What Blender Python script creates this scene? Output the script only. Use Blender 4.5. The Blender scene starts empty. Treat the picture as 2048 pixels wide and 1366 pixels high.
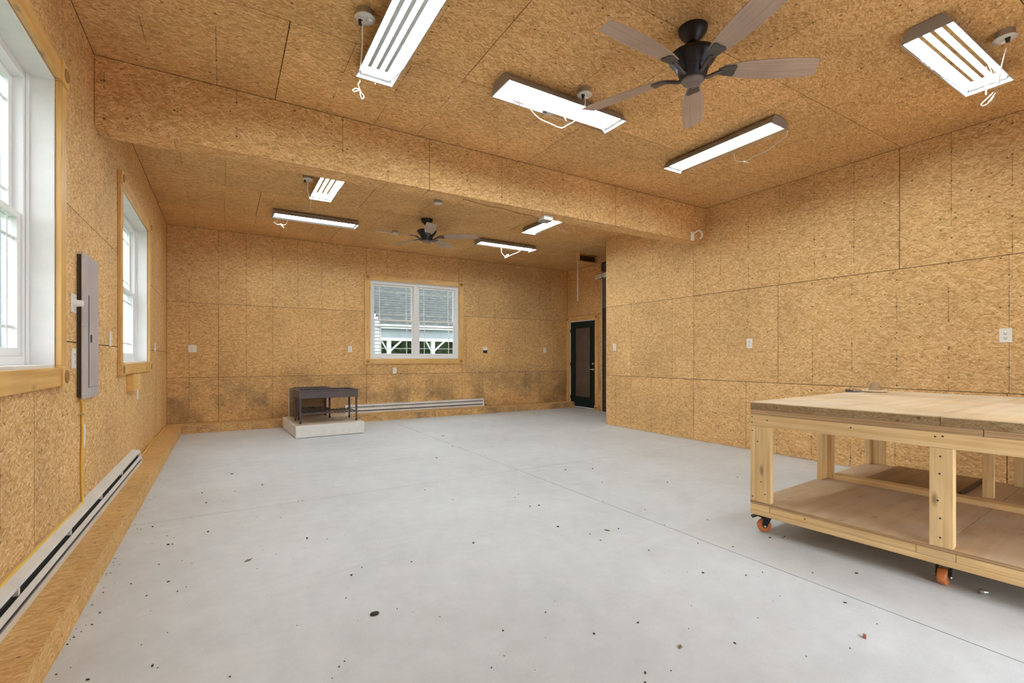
import bpy, math, random
from mathutils import Vector, Matrix
random.seed(7)
S = bpy.context.scene
COL = S.collection
PI = math.pi
R = math.radians

# ---------------------------------------------------------------- camera, sky, exposure
cam_d = bpy.data.cameras.new('camera')
cam_d.sensor_fit = 'HORIZONTAL'
cam_d.sensor_width = 36.0
cam_d.lens = 951.0 / 2048.0 * 36.0
cam_d.shift_y = 32.5 / 2048.0
cam_d.clip_start = 0.02
cam = bpy.data.objects.new('camera', cam_d)
cam.location = (0, 0, 1.2)
cam.rotation_euler = (R(90), 0, R(-31.2))
COL.objects.link(cam)
S.camera = cam

W = bpy.data.worlds.new('overcast_sky')
S.world = W
W.use_nodes = True
bg = W.node_tree.nodes['Background']
bg.inputs['Color'].default_value = (0.93, 0.965, 1.0, 1)
bg.inputs['Strength'].default_value = 3.0

S.view_settings.view_transform = 'Standard'
S.view_settings.look = 'None'
S.view_settings.gamma = 1.0
S.view_settings.use_curve_mapping = False
S.view_settings.exposure = 0.62
S.cycles.use_denoising = True
S.cycles.max_bounces = 12
S.cycles.diffuse_bounces = 8
S.cycles.glossy_bounces = 4
S.cycles.transparent_max_bounces = 12
S.cycles.sample_clamp_indirect = 6.0
TUBE_STRENGTH = 33.0

# ---------------------------------------------------------------- materials
def new_mat(name):
    m = bpy.data.materials.new(name)
    m.use_nodes = True
    nt = m.node_tree
    return m, nt, nt.nodes['Principled BSDF']

def nd(nt, typ, **kw):
    n = nt.nodes.new(typ)
    for k, v in kw.items():
        if k.startswith('i_'):
            key = k[2:]
            key = int(key) if key.isdigit() else key.replace('_', ' ')
            n.inputs[key].default_value = v
        else:
            setattr(n, k, v)
    return n

def math_n(nt, op, a, b=None, clamp=False):
    n = nt.nodes.new('ShaderNodeMath')
    n.operation = op
    n.use_clamp = clamp
    for i, x in enumerate((a, b)):
        if x is None:
            continue
        if isinstance(x, (int, float)):
            n.inputs[i].default_value = x
        else:
            nt.links.new(x, n.inputs[i])
    return n.outputs[0]

def mixc(nt, fac, a, b, blend='MIX'):
    n = nt.nodes.new('ShaderNodeMix')
    n.data_type = 'RGBA'
    n.blend_type = blend
    n.clamp_factor = True
    for i, x in ((0, fac), (6, a), (7, b)):
        if isinstance(x, (int, float)):
            n.inputs[i].default_value = x
        elif isinstance(x, tuple):
            n.inputs[i].default_value = (x[0], x[1], x[2], 1)
        else:
            nt.links.new(x, n.inputs[i])
    return n.outputs[2]

def ramp(nt, fac, stops):
    n = nt.nodes.new('ShaderNodeValToRGB')
    e = n.color_ramp.elements
    while len(e) < len(stops):
        e.new(0.5)
    for k, (p, c) in enumerate(stops):
        e[k].position = p
        e[k].color = (c[0], c[1], c[2], 1) if isinstance(c, tuple) else (c, c, c, 1)
    nt.links.new(fac, n.inputs[0])
    return n.outputs[0]

def noise(nt, vec, scale, detail=3.0, rough=0.55, dist=0.0):
    n = nd(nt, 'ShaderNodeTexNoise', i_Scale=scale, i_Detail=detail, i_Roughness=rough, i_Distortion=dist)
    if vec is not None:
        nt.links.new(vec, n.inputs['Vector'])
    return n

def plain(name, col, rough=0.5, metal=0.0, var=0.0, vscale=9.0, spec=0.5):
    m, nt, b = new_mat(name)
    b.inputs['Base Color'].default_value = (*col, 1)
    b.inputs['Roughness'].default_value = rough
    b.inputs['Metallic'].default_value = metal
    b.inputs['Specular IOR Level'].default_value = spec
    if var > 0:
        tc = nt.nodes.new('ShaderNodeTexCoord')
        n = noise(nt, tc.outputs['Object'], vscale, 4)
        c = ramp(nt, n.outputs['Fac'], [(0.3, tuple(x * (1 - var) for x in col)), (0.7, tuple(min(1, x * (1 + var)) for x in col))])
        nt.links.new(c, b.inputs['Base Color'])
    return m

def osb_mat(name, tint=(1, 1, 1), lines=True, stain=0.0, contrast=0.95, strand=0.5):
    m, nt, b = new_mat(name)
    L = nt.links
    uv = nt.nodes.new('ShaderNodeUVMap')
    info = nt.nodes.new('ShaderNodeObjectInfo')
    sc = nd(nt, 'ShaderNodeVectorMath', operation='SCALE')
    sc.inputs[0].default_value = (13.7, 7.3, 0)
    L.new(info.outputs['Random'], sc.inputs['Scale'])
    add = nd(nt, 'ShaderNodeVectorMath', operation='ADD')
    L.new(uv.outputs[0], add.inputs[0]); L.new(sc.outputs[0], add.inputs[1])
    wn = noise(nt, add.outputs[0], 9.0, 2.0)
    ws = nd(nt, 'ShaderNodeVectorMath', operation='MULTIPLY_ADD')
    ws.inputs[1].default_value = (0.035, 0.035, 0)
    L.new(wn.outputs['Color'], ws.inputs[0]); L.new(add.outputs[0], ws.inputs[2])
    val = pri = None
    for k, (ang, sx, sy) in enumerate(((6, 0.085, 0.019), (31, 0.075, 0.017), (-34, 0.07, 0.018), (76, 0.04, 0.017))):
        mp = nd(nt, 'ShaderNodeMapping', vector_type='TEXTURE')
        mp.inputs['Location'].default_value = (k * 3.1, k * 1.7, 0)
        mp.inputs['Rotation'].default_value = (0, 0, R(ang))
        mp.inputs['Scale'].default_value = (sx * strand, sy * strand, 1)
        L.new(ws.outputs[0], mp.inputs['Vector'])
        vo = nd(nt, 'ShaderNodeTexVoronoi', voronoi_dimensions='2D', feature='F1', i_Scale=1.0)
        L.new(mp.outputs[0], vo.inputs['Vector'])
        sp = nt.nodes.new('ShaderNodeSeparateColor')
        L.new(vo.outputs['Color'], sp.inputs[0])
        # a little shading inside every strand
        v = math_n(nt, 'SUBTRACT', sp.outputs[0], math_n(nt, 'MULTIPLY', vo.outputs['Distance'], 0.25))
        p = math_n(nt, 'MULTIPLY', sp.outputs[1], 0.7 if k == 3 else 1.0)
        if val is None:
            val, pri = v, p
        else:
            g = math_n(nt, 'GREATER_THAN', p, pri)
            val = math_n(nt, 'ADD', math_n(nt, 'MULTIPLY', v, g), math_n(nt, 'MULTIPLY', val, math_n(nt, 'SUBTRACT', 1.0, g)))
            pri = math_n(nt, 'MAXIMUM', p, pri)
    fine = noise(nt, add.outputs[0], 60.0, 5.0, 0.8)
    fm = nd(nt, 'ShaderNodeMapping', vector_type='TEXTURE')
    fm.inputs['Scale'].default_value = (0.034, 0.011, 1)
    L.new(add.outputs[0], fm.inputs['Vector'])
    flake = noise(nt, fm.outputs[0], 1.0, 4.0, 0.7, 0.6)
    val = math_n(nt, 'ADD', math_n(nt, 'MULTIPLY', val, 0.38), math_n(nt, 'ADD', math_n(nt, 'MULTIPLY', fine.outputs['Fac'], 0.40), math_n(nt, 'MULTIPLY', flake.outputs['Fac'], 0.42)))
    k = contrast
    def cc(c):
        mid = (0.65, 0.375, 0.152)
        return tuple(max(0.01, (mid[i] + (c[i] - mid[i]) * k)) * tint[i] for i in range(3))
    col = ramp(nt, val, [(0.24, cc((0.18, 0.085, 0.025))), (0.36, cc((0.48, 0.265, 0.095))), (0.52, cc((0.655, 0.385, 0.152))), (0.68, cc((0.78, 0.505, 0.235))), (0.84, cc((0.95, 0.70, 0.41)))])
    big = noise(nt, add.outputs[0], 1.1, 3.0)
    col = mixc(nt, 1.0, col, ramp(nt, big.outputs['Fac'], [(0.3, 0.86), (0.7, 1.07)]), 'MULTIPLY')
    tone = nd(nt, 'ShaderNodeMapRange')
    tone.inputs['To Min'].default_value = 0.93; tone.inputs['To Max'].default_value = 1.05
    L.new(info.outputs['Random'], tone.inputs['Value'])
    cmb = nt.nodes.new('ShaderNodeCombineColor')
    for i in range(3):
        L.new(tone.outputs[0], cmb.inputs[i])
    col = mixc(nt, 1.0, col, cmb.outputs[0], 'MULTIPLY')
    # scattered dark bits of bark
    bark = nd(nt, 'ShaderNodeTexVoronoi', voronoi_dimensions='2D', i_Scale=9.0)
    L.new(add.outputs[0], bark.inputs['Vector'])
    bs = nt.nodes.new('ShaderNodeSeparateColor')
    L.new(bark.outputs['Color'], bs.inputs[0])
    br = math_n(nt, 'MULTIPLY', bs.outputs[0], 0.085)
    bmask = math_n(nt, 'MULTIPLY', math_n(nt, 'LESS_THAN', bark.outputs['Distance'], br), math_n(nt, 'GREATER_THAN', bs.outputs[1], 0.72))
    col = mixc(nt, math_n(nt, 'MULTIPLY', bmask, 0.75), col, (0.10, 0.05, 0.02))
    if lines:
        # nailing lines printed on the sheet every 16 inches and the nail heads along them
        sx = nt.nodes.new('ShaderNodeSeparateXYZ')
        L.new(uv.outputs[0], sx.inputs[0])
        mm = math_n(nt, 'DIVIDE', sx.outputs[0], 0.40667)
        fr = math_n(nt, 'FRACT', mm)
        d = math_n(nt, 'MULTIPLY', math_n(nt, 'MINIMUM', fr, math_n(nt, 'SUBTRACT', 1.0, fr)), 0.40667)
        idx = math_n(nt, 'ROUND', mm)
        cv = nt.nodes.new('ShaderNodeCombineXYZ')
        L.new(math_n(nt, 'MULTIPLY', idx, 3.37), cv.inputs[0])
        L.new(math_n(nt, 'MULTIPLY', sx.outputs[1], 2.2), cv.inputs[1])
        L.new(math_n(nt, 'MULTIPLY', info.outputs['Random'], 50.0), cv.inputs[2])
        ln = noise(nt, cv.outputs[0], 1.0, 4.0, 0.65)
        lm = math_n(nt, 'MULTIPLY', math_n(nt, 'LESS_THAN', d, 0.0026), math_n(nt, 'GREATER_THAN', ln.outputs['Fac'], 0.50))
        col = mixc(nt, math_n(nt, 'MULTIPLY', lm, 0.62), col, (0.09, 0.06, 0.04))
        vv = math_n(nt, 'ADD', math_n(nt, 'DIVIDE', sx.outputs[1], 0.27), math_n(nt, 'MULTIPLY', idx, 0.37))
        dv = math_n(nt, 'MULTIPLY', math_n(nt, 'ABSOLUTE', math_n(nt, 'SUBTRACT', math_n(nt, 'FRACT', vv), 0.5)), 0.27)
        dd = math_n(nt, 'ADD', math_n(nt, 'MULTIPLY', d, d), math_n(nt, 'MULTIPLY', dv, dv))
        nm = math_n(nt, 'LESS_THAN', dd, 0.008 ** 2)
        col = mixc(nt, math_n(nt, 'MULTIPLY', nm, 0.8), col, (0.07, 0.045, 0.03))
    if stain > 0:
        sx2 = nt.nodes.new('ShaderNodeSeparateXYZ')
        L.new(uv.outputs[0], sx2.inputs[0])
        sn = noise(nt, uv.outputs[0], 1.7, 5.0, 0.62)
        low = nd(nt, 'ShaderNodeMapRange')
        low.inputs['From Min'].default_value = 1.15; low.inputs['From Max'].default_value = 0.55
        L.new(sx2.outputs[1], low.inputs['Value'])
        sm = math_n(nt, 'MULTIPLY', ramp(nt, sn.outputs['Fac'], [(0.44, 0.0), (0.66, 1.0)]), math_n(nt, 'MULTIPLY', low.outputs[0], stain), True)
        col = mixc(nt, sm, col, (0.115, 0.08, 0.055))
    L.new(col, b.inputs['Base Color'])
    b.inputs['Roughness'].default_value = 0.72
    b.inputs['Specular IOR Level'].default_value = 0.25
    bp = nd(nt, 'ShaderNodeBump', i_Strength=0.25, i_Distance=0.002)
    L.new(val, bp.inputs['Height'])
    L.new(bp.outputs[0], b.inputs['Normal'])
    return m

def wood_mat(name, dark, mid, light, rough=0.55, knots=0.6, su=1.6, sv=38.0, wear=0.0, wear_col=(0.8, 0.7, 0.6)):
    m, nt, b = new_mat(name)
    L = nt.links
    uv = nt.nodes.new('ShaderNodeUVMap')
    mp = nt.nodes.new('ShaderNodeMapping')
    mp.inputs['Scale'].default_value = (su, sv, 1)
    L.new(uv.outputs[0], mp.inputs['Vector'])
    g = noise(nt, mp.outputs[0], 1.0, 5.0, 0.6, 0.3)
    col = ramp(nt, g.outputs['Fac'], [(0.28, dark), (0.5, mid), (0.72, light)])
    big = noise(nt, uv.outputs[0], 2.3, 2.0)
    col = mixc(nt, 1.0, col, ramp(nt, big.outputs['Fac'], [(0.3, 0.84), (0.7, 1.08)]), 'MULTIPLY')
    if knots > 0:
        mk = nt.nodes.new('ShaderNodeMapping')
        mk.inputs['Scale'].default_value = (3.0, 9.0, 1)
        L.new(uv.outputs[0], mk.inputs['Vector'])
        vo = nd(nt, 'ShaderNodeTexVoronoi', voronoi_dimensions='2D', i_Scale=1.0)
        L.new(mk.outputs[0], vo.inputs['Vector'])
        sp = nt.nodes.new('ShaderNodeSeparateColor')
        L.new(vo.outputs['Color'], sp.inputs[0])
        km = math_n(nt, 'MULTIPLY', ramp(nt, vo.outputs['Distance'], [(0.04, 1.0), (0.15, 0.0)]), math_n(nt, 'GREATER_THAN', sp.outputs[0], 0.58))
        col = mixc(nt, math_n(nt, 'MULTIPLY', km, knots), col, tuple(x * 0.28 for x in dark))
    if wear > 0:
        wn = noise(nt, uv.outputs[0], 1.9, 5.0, 0.65)
        col = mixc(nt, math_n(nt, 'MULTIPLY', ramp(nt, wn.outputs['Fac'], [(0.42, 0.0), (0.62, 1.0)]), wear), col, wear_col)
    L.new(col, b.inputs['Base Color'])
    b.inputs['Roughness'].default_value = rough
    return m

def concrete_mat():
    m, nt, b = new_mat('concrete')
    L = nt.links
    tc = nt.nodes.new('ShaderNodeTexCoord')
    o = tc.outputs['Object']
    n1 = noise(nt, o, 0.9, 6.0, 0.6)
    n2 = noise(nt, o, 7.0, 6.0, 0.7)
    n3 = noise(nt, o, 130.0, 3.0, 0.7)
    v = math_n(nt, 'ADD', math_n(nt, 'ADD', math_n(nt, 'MULTIPLY', n1.outputs['Fac'], 0.45), math_n(nt, 'MULTIPLY', n2.outputs['Fac'], 0.35)), math_n(nt, 'MULTIPLY', n3.outputs['Fac'], 0.2))
    col = ramp(nt, v, [(0.34, (0.53, 0.555, 0.575)), (0.5, (0.625, 0.655, 0.685)), (0.66, (0.71, 0.75, 0.785))])
    st = noise(nt, o, 1.6, 6.0, 0.62, 0.4)
    col = mixc(nt, math_n(nt, 'MULTIPLY', ramp(nt, st.outputs['Fac'], [(0.57, 0.0), (0.74, 1.0)]), 0.22), col, (0.47, 0.455, 0.42))
    # broom and tyre streaks
    mp = nd(nt, 'ShaderNodeMapping', vector_type='TEXTURE')
    mp.inputs['Rotation'].default_value = (0, 0, R(12)); mp.inputs['Scale'].default_value = (1.6, 0.06, 1)
    L.new(o, mp.inputs['Vector'])
    sk = noise(nt, mp.outputs[0], 1.0, 4.0, 0.6)
    col = mixc(nt, math_n(nt, 'MULTIPLY', ramp(nt, sk.outputs['Fac'], [(0.60, 0.0), (0.76, 1.0)]), 0.16), col, (0.36, 0.35, 0.33))
    # fine dark specks of grit
    vo = nd(nt, 'ShaderNodeTexVoronoi', i_Scale=6.5)
    L.new(o, vo.inputs['Vector'])
    sp = nt.nodes.new('ShaderNodeSeparateColor'); L.new(vo.outputs['Color'], sp.inputs[0])
    dm = math_n(nt, 'MULTIPLY', math_n(nt, 'LESS_THAN', vo.outputs['Distance'], math_n(nt, 'MULTIPLY', sp.outputs[1], 0.034)), math_n(nt, 'GREATER_THAN', sp.outputs[0], 0.8))
    col = mixc(nt, math_n(nt, 'MULTIPLY', dm, 0.6), col, (0.10, 0.085, 0.07))
    L.new(col, b.inputs['Base Color'])
    b.inputs['Roughness'].default_value = 0.55
    b.inputs['Specular IOR Level'].default_value = 0.3
    bp = nd(nt, 'ShaderNodeBump', i_Strength=0.08, i_Distance=0.002)
    L.new(n3.outputs['Fac'], bp.inputs['Height']); L.new(bp.outputs[0], b.inputs['Normal'])
    return m

def glass_mat(name, tint=(1, 1, 1), refl=0.08):
    m, nt, b = new_mat(name)
    nt.nodes.remove(b)
    out = nt.nodes['Material Output']
    tr = nt.nodes.new('ShaderNodeBsdfTransparent'); tr.inputs[0].default_value = (*tint, 1)
    gl = nt.nodes.new('ShaderNodeBsdfGlossy'); gl.inputs['Roughness'].default_value = 0.02
    fr = nt.nodes.new('ShaderNodeFresnel'); fr.inputs[0].default_value = 1.3
    mx = nt.nodes.new('ShaderNodeMixShader')
    ge = nt.nodes.new('ShaderNodeNewGeometry')
    nt.links.new(math_n(nt, 'MULTIPLY', fr.outputs[0], math_n(nt, 'SUBTRACT', 1.0, ge.outputs['Backfacing'])), mx.inputs[0])
    nt.links.new(tr.outputs[0], mx.inputs[1]); nt.links.new(gl.outputs[0], mx.inputs[2])
    nt.links.new(mx.outputs[0], out.inputs[0])
    return m

def emit_mat(name, col, st):
    m, nt, b = new_mat(name)
    b.inputs['Base Color'].default_value = (*col, 1)
    b.inputs['Emission Color'].default_value = (*col, 1)
    b.inputs['Emission Strength'].default_value = st
    return m

M = {}
M['osb'] = osb_mat('osb_wall')
M['osb_stain'] = osb_mat('osb_stained', stain=0.65, tint=(1.0, 0.97, 0.92))
M['osb_ceil'] = osb_mat('osb_ceiling', tint=(1.0, 0.97, 0.93))
M['osb_kerb'] = osb_mat('osb_kerb', lines=False, tint=(0.98, 0.98, 0.90), contrast=0.6)
M['osb_edge'] = osb_mat('osb_edge', lines=False, tint=(0.46, 0.50, 0.56), contrast=0.8, strand=0.25)
M['backing'] = plain('seam_shadow_board', (0.06, 0.04, 0.025), 0.9)
M['concrete'] = concrete_mat()
M['pine_varnish'] = wood_mat('varnished_pine', (0.60, 0.31, 0.08), (0.73, 0.435, 0.145), (0.80, 0.53, 0.22), 0.4, 0.5, 1.2, 28)
M['pine_dark'] = wood_mat('dark_pine', (0.24, 0.10, 0.025), (0.38, 0.17, 0.04), (0.47, 0.24, 0.07), 0.45, 0.3, 1.5, 28)
M['pine'] = wood_mat('raw_pine', (0.58, 0.36, 0.14), (0.73, 0.50, 0.235), (0.82, 0.61, 0.33), 0.6, 0.75, 1.4, 42)
M['ply_top'] = wood_mat('worn_plywood_top', (0.60, 0.42, 0.22), (0.70, 0.52, 0.30), (0.76, 0.60, 0.38), 0.55, 0.1, 0.8, 14, wear=0.65, wear_col=(0.78, 0.69, 0.57))
M['ply_shelf'] = wood_mat('plywood_shelf', (0.44, 0.29, 0.16), (0.55, 0.38, 0.22), (0.63, 0.46, 0.29), 0.65, 0.35, 0.9, 12, wear=0.5, wear_col=(0.60, 0.49, 0.38))
M['ply_edge'] = wood_mat('plywood_edge', (0.16, 0.08, 0.035), (0.44, 0.27, 0.13), (0.64, 0.45, 0.25), 0.7, 0.0, 1.0, 170)
M['grey_wood'] = wood_mat('grey_wood', (0.25, 0.18, 0.12), (0.36, 0.27, 0.19), (0.44, 0.34, 0.25), 0.7, 0.0)
M['ply_brown'] = wood_mat('brown_plywood', (0.20, 0.115, 0.05), (0.30, 0.175, 0.075), (0.37, 0.225, 0.10), 0.6, 0.2, 2.0, 14)
M['ply_tile'] = wood_mat('pale_plywood_tile', (0.50, 0.40, 0.30), (0.60, 0.49, 0.37), (0.66, 0.56, 0.44), 0.65, 0.1, 2, 20)
M['white_paint'] = plain('white_paint', (0.80, 0.80, 0.795), 0.5, var=0.04)
M['white_dirty'] = plain('scuffed_white_paint', (0.77, 0.765, 0.74), 0.55, var=0.05, vscale=14)
M['vinyl'] = plain('white_vinyl', (0.86, 0.87, 0.88), 0.35)
M['plate'] = plain('ivory_plastic', (0.80, 0.77, 0.70), 0.35)
M['white_plastic'] = plain('white_plastic', (0.86, 0.85, 0.82), 0.35)
M['slot'] = plain('dark_slot', (0.03, 0.03, 0.03), 0.6)
M['heater'] = plain('heater_enamel', (0.74, 0.735, 0.71), 0.45, var=0.07, vscale=5)
M['heater_dark'] = plain('heater_inside', (0.03, 0.03, 0.028), 0.8)
M['panel_grey'] = plain('grey_panel_paint', (0.46, 0.43, 0.445), 0.38, var=0.13, vscale=4)
M['panel_dark'] = plain('dark_panel_edge', (0.07, 0.06, 0.06), 0.5)
M['yellow'] = plain('yellow_sheath', (0.78, 0.50, 0.07), 0.5)
M['cord'] = plain('white_cord', (0.80, 0.74, 0.64), 0.5)
M['black_metal'] = plain('oil_rubbed_bronze', (0.022, 0.022, 0.027), 0.38, 0.5, spec=0.6)
M['hub_grey'] = plain('dusty_bronze', (0.20, 0.165, 0.155), 0.5, 0.2, var=0.15, vscale=20)
M['iron'] = plain('dusty_blade_iron', (0.10, 0.085, 0.08), 0.4, 0.5, var=0.2, vscale=15)
M['blade'] = wood_mat('weathered_blade', (0.36, 0.255, 0.19), (0.43, 0.315, 0.245), (0.48, 0.36, 0.29), 0.5, 0.0, 2.0, 70)
M['box_steel'] = plain('galvanised_box', (0.42, 0.42, 0.41), 0.42, 0.7, var=0.1)
M['box_plate'] = plain('steel_cover', (0.66, 0.66, 0.63), 0.4, 0.3)
M['housing'] = plain('light_housing', (0.34, 0.33, 0.335), 0.45, 0.25)
M['reflector'] = plain('aluminium_reflector', (0.62, 0.59, 0.56), 0.04, 1.0)
M['tube'] = emit_mat('fluorescent_tube', (0.80, 0.945, 1.0), TUBE_STRENGTH)
M['green_door'] = plain('dark_green_door', (0.005, 0.017, 0.016), 0.4, spec=0.25)
M['brass'] = plain('satin_nickel', (0.62, 0.56, 0.48), 0.3, 1.0)
M['glass'] = glass_mat('window_glass', (0.96, 0.98, 0.98))
M['door_glass'] = plain('painted_reflection_glass', (0.115, 0.085, 0.07), 0.12, 0.0, var=0.15, vscale=4)  # opaque brown holds the room's reflection and dark outside as colour
M['wicker'] = None
M['brown_plank'] = wood_mat('dark_brown_plank', (0.035, 0.018, 0.008), (0.06, 0.032, 0.014), (0.085, 0.047, 0.02), 0.6, 0.0, 1.2, 25)
M['grey_panel'] = plain('grey_upper_panel', (0.14, 0.11, 0.085), 0.4)
M['orange'] = plain('orange_polyurethane', (0.62, 0.20, 0.055), 0.32, var=0.08)
M['caster_steel'] = plain('black_caster_steel', (0.015, 0.015, 0.017), 0.4, 0.6)
M['zinc'] = plain('zinc', (0.65, 0.65, 0.65), 0.3, 1.0)
M['debris'] = plain('dark_debris', (0.055, 0.045, 0.035), 0.9)
M['leaf'] = plain('dry_leaf', (0.20, 0.15, 0.075), 0.8, var=0.2, vscale=60)
M['pink'] = plain('faded_red_plastic', (0.42, 0.17, 0.13), 0.6)
M['siding'] = plain('white_siding', (0.52, 0.53, 0.52), 0.6)
M['screen'] = plain('pale_blue_grey_board', (0.36, 0.39, 0.41), 0.6, var=0.10, vscale=0.7)
M['trim_white'] = plain('exterior_white_trim', (0.85, 0.86, 0.85), 0.5)
M['grey_board'] = plain('grey_band_board', (0.30, 0.33, 0.36), 0.6, var=0.25, vscale=1.2)
M['lawn'] = plain('grass', (0.10, 0.17, 0.06), 0.9, var=0.4, vscale=3)
M['hedge'] = plain('hedge_leaves', (0.075, 0.125, 0.05), 0.85, var=0.5, vscale=5)
M['suede_light'] = plain('pale_leather', (0.66, 0.50, 0.36), 0.7, var=0.15, vscale=40)
M['suede'] = plain('tan_leather', (0.34, 0.22, 0.115), 0.7, var=0.2, vscale=30)

def roof_mat():
    m, nt, b = new_mat('asphalt_shingle')
    tc = nt.nodes.new('ShaderNodeTexCoord')
    mp = nt.nodes.new('ShaderNodeMapping'); mp.inputs['Scale'].default_value = (3, 8, 8)
    nt.links.new(tc.outputs['Object'], mp.inputs[0])
    n = noise(nt, mp.outputs[0], 1.6, 5, 0.7)
    c = ramp(nt, n.outputs['Fac'], [(0.3, (0.035, 0.042, 0.04)), (0.55, (0.07, 0.078, 0.074)), (0.75, (0.14, 0.15, 0.14))])
    nt.links.new(c, b.inputs['Base Color']); b.inputs['Roughness'].default_value = 0.9
    return m
M['roof'] = roof_mat()

def wicker_mat():
    m, nt, b = new_mat('dark_wicker')
    uv = nt.nodes.new('ShaderNodeUVMap')
    sx = nt.nodes.new('ShaderNodeSeparateXYZ'); nt.links.new(uv.outputs[0], sx.inputs[0])
    a = math_n(nt, 'SINE', math_n(nt, 'MULTIPLY', sx.outputs[0], 420.0))
    c_ = math_n(nt, 'SINE', math_n(nt, 'MULTIPLY', sx.outputs[1], 520.0))
    v = math_n(nt, 'MULTIPLY_ADD', math_n(nt, 'MULTIPLY', a, c_), 0.5)
    n = noise(nt, uv.outputs[0], 60, 3)
    v = math_n(nt, 'ADD', v, math_n(nt, 'MULTIPLY', n.outputs['Fac'], 0.6))
    c = ramp(nt, v, [(0.1, (0.035, 0.026, 0.026)), (0.9, (0.115, 0.088, 0.092))])
    nt.links.new(c, b.inputs['Base Color']); b.inputs['Roughness'].default_value = 0.5
    bp = nd(nt, 'ShaderNodeBump', i_Strength=0.4, i_Distance=0.003)
    nt.links.new(v, bp.inputs['Height']); nt.links.new(bp.outputs[0], b.inputs['Normal'])
    return m
M['wicker'] = wicker_mat()

# ---------------------------------------------------------------- mesh helpers
class MB:
    def __init__(s):
        s.v, s.f, s.uv, s.mi, s.sm = [], [], [], [], []

    def add(s, vs, fs, uvs, mi=0, smooth=False):
        o = len(s.v)
        s.v += [tuple(p) for p in vs]
        for f, u in zip(fs, uvs):
            s.f.append([i + o for i in f]); s.uv.append(u); s.mi.append(mi); s.sm.append(smooth)

    def poly(s, vs, fs, mi=0, smooth=False, off=(0, 0), g=None):
        uvs = []
        for f in fs:
            p = [Vector(vs[i]) for i in f]
            n = Vector((0, 0, 0))
            for k in range(len(p)):
                n += p[k].cross(p[(k + 1) % len(p)])
            a = max(range(3), key=lambda i: abs(n[i]))
            ax = [i for i in range(3) if i != a]
            if g is not None and g == ax[1]:
                ax = [ax[1], ax[0]]
            uvs.append([(q[ax[0]] + off[0], q[ax[1]] + off[1]) for q in p])
        s.add(vs, fs, uvs, mi, smooth)

    def box(s, x0, x1, y0, y1, z0, z1, mi=0, wood=False, off=None, mat=None):
        vs = [(x, y, z) for z in (z0, z1) for y in (y0, y1) for x in (x0, x1)]
        fs = [(0, 2, 3, 1), (4, 5, 7, 6), (0, 1, 5, 4), (2, 6, 7, 3), (0, 4, 6, 2), (1, 3, 7, 5)]
        g = None
        if wood:
            d = (x1 - x0, y1 - y0, z1 - z0)
            g = max(range(3), key=lambda i: d[i])
            if off is None:
                off = (random.random() * 20, random.random() * 20)
        if mat is not None:
            # UVs from the unrotated box, positions rotated
            t = MB(); t.poly(vs, fs, mi, False, off or (0, 0), g)
            s.add([mat @ Vector(p) for p in vs], fs, t.uv, mi)
        else:
            s.poly(vs, fs, mi, False, off or (0, 0), g)
        return s

    def ring(s, rings, closed_ends=True, mi=0, smooth=True):
        n = len(rings[0]); vs = [p for r in rings for p in r]
        fs, uvs = [], []
        for i in range(len(rings) - 1):
            for k in range(n):
                k2 = (k + 1) % n
                fs.append((i * n + k, i * n + k2, (i + 1) * n + k2, (i + 1) * n + k))
                uvs.append([(k / n, i), ((k + 1) / n, i), ((k + 1) / n, i + 1), (k / n, i + 1)])
        s.add(vs, fs, uvs, mi, smooth)
        if closed_ends:
            for r, rev in ((rings[0], True), (rings[-1], False)):
                idx = list(range(n))
                if rev:
                    idx.reverse()
                s.add(r, [idx], [[(p[0], p[1]) for p in r]], mi, False)
        return s

    def cyl(s, p0, p1, r0, r1=None, n=16, mi=0, smooth=True, ends=True):
        p0, p1 = Vector(p0), Vector(p1)
        r1 = r0 if r1 is None else r1
        d = (p1 - p0).normalized()
        a = d.orthogonal().normalized(); b = d.cross(a)
        cs = [(math.cos(2 * PI * k / n), math.sin(2 * PI * k / n)) for k in range(n)]
        return s.ring([[p0 + a * c * r0 + b * q * r0 for c, q in cs], [p1 + a * c * r1 + b * q * r1 for c, q in cs]], ends, mi, smooth)

    def lathe(s, prof, n=28, c=(0, 0, 0), mi=0, axis='Z', ends=True):
        rings = []
        for r, z in prof:
            rr = []
            for k in range(n):
                t = 2 * PI * k / n
                if axis == 'Z':
                    p = (c[0] + r * math.cos(t), c[1] + r * math.sin(t), c[2] + z)
                elif axis == 'Y':
                    p = (c[0] + r * math.cos(t), c[1] + z, c[2] + r * math.sin(t))
                else:
                    p = (c[0] + z, c[1] + r * math.cos(t), c[2] + r * math.sin(t))
                rr.append(Vector(p))
            rings.append(rr)
        return s.ring(rings, ends, mi)

    def tube(s, pts, r, n=7, mi=0, sub=4):
        P = [Vector(p) for p in pts]
        if sub > 1 and len(P) > 2:
            Q = []
            for i in range(len(P) - 1):
                a, b, c, d = P[max(i - 1, 0)], P[i], P[i + 1], P[min(i + 2, len(P) - 1)]
                for k in range(sub):
                    t = k / sub
                    Q.append(0.5 * ((2 * b) + (c - a) * t + (2 * a - 5 * b + 4 * c - d) * t * t + (3 * b - a - 3 * c + d) * t ** 3))
            Q.append(P[-1]); P = Q
        rings = []; up = None
        for i, p in enumerate(P):
            d = (P[min(i + 1, len(P) - 1)] - P[max(i - 1, 0)])
            if d.length < 1e-7:
                d = Vector((0, 0, 1))
            d.normalize()
            if up is None:
                up = d.orthogonal().normalized()
            up = (up - d * up.dot(d))
            if up.length < 1e-4:
                up = d.orthogonal()
            up.normalize()
            b = d.cross(up)
            rings.append([p + up * r * math.cos(2 * PI * k / n) + b * r * math.sin(2 * PI * k / n) for k in range(n)])
        return s.ring(rings, True, mi)

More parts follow.
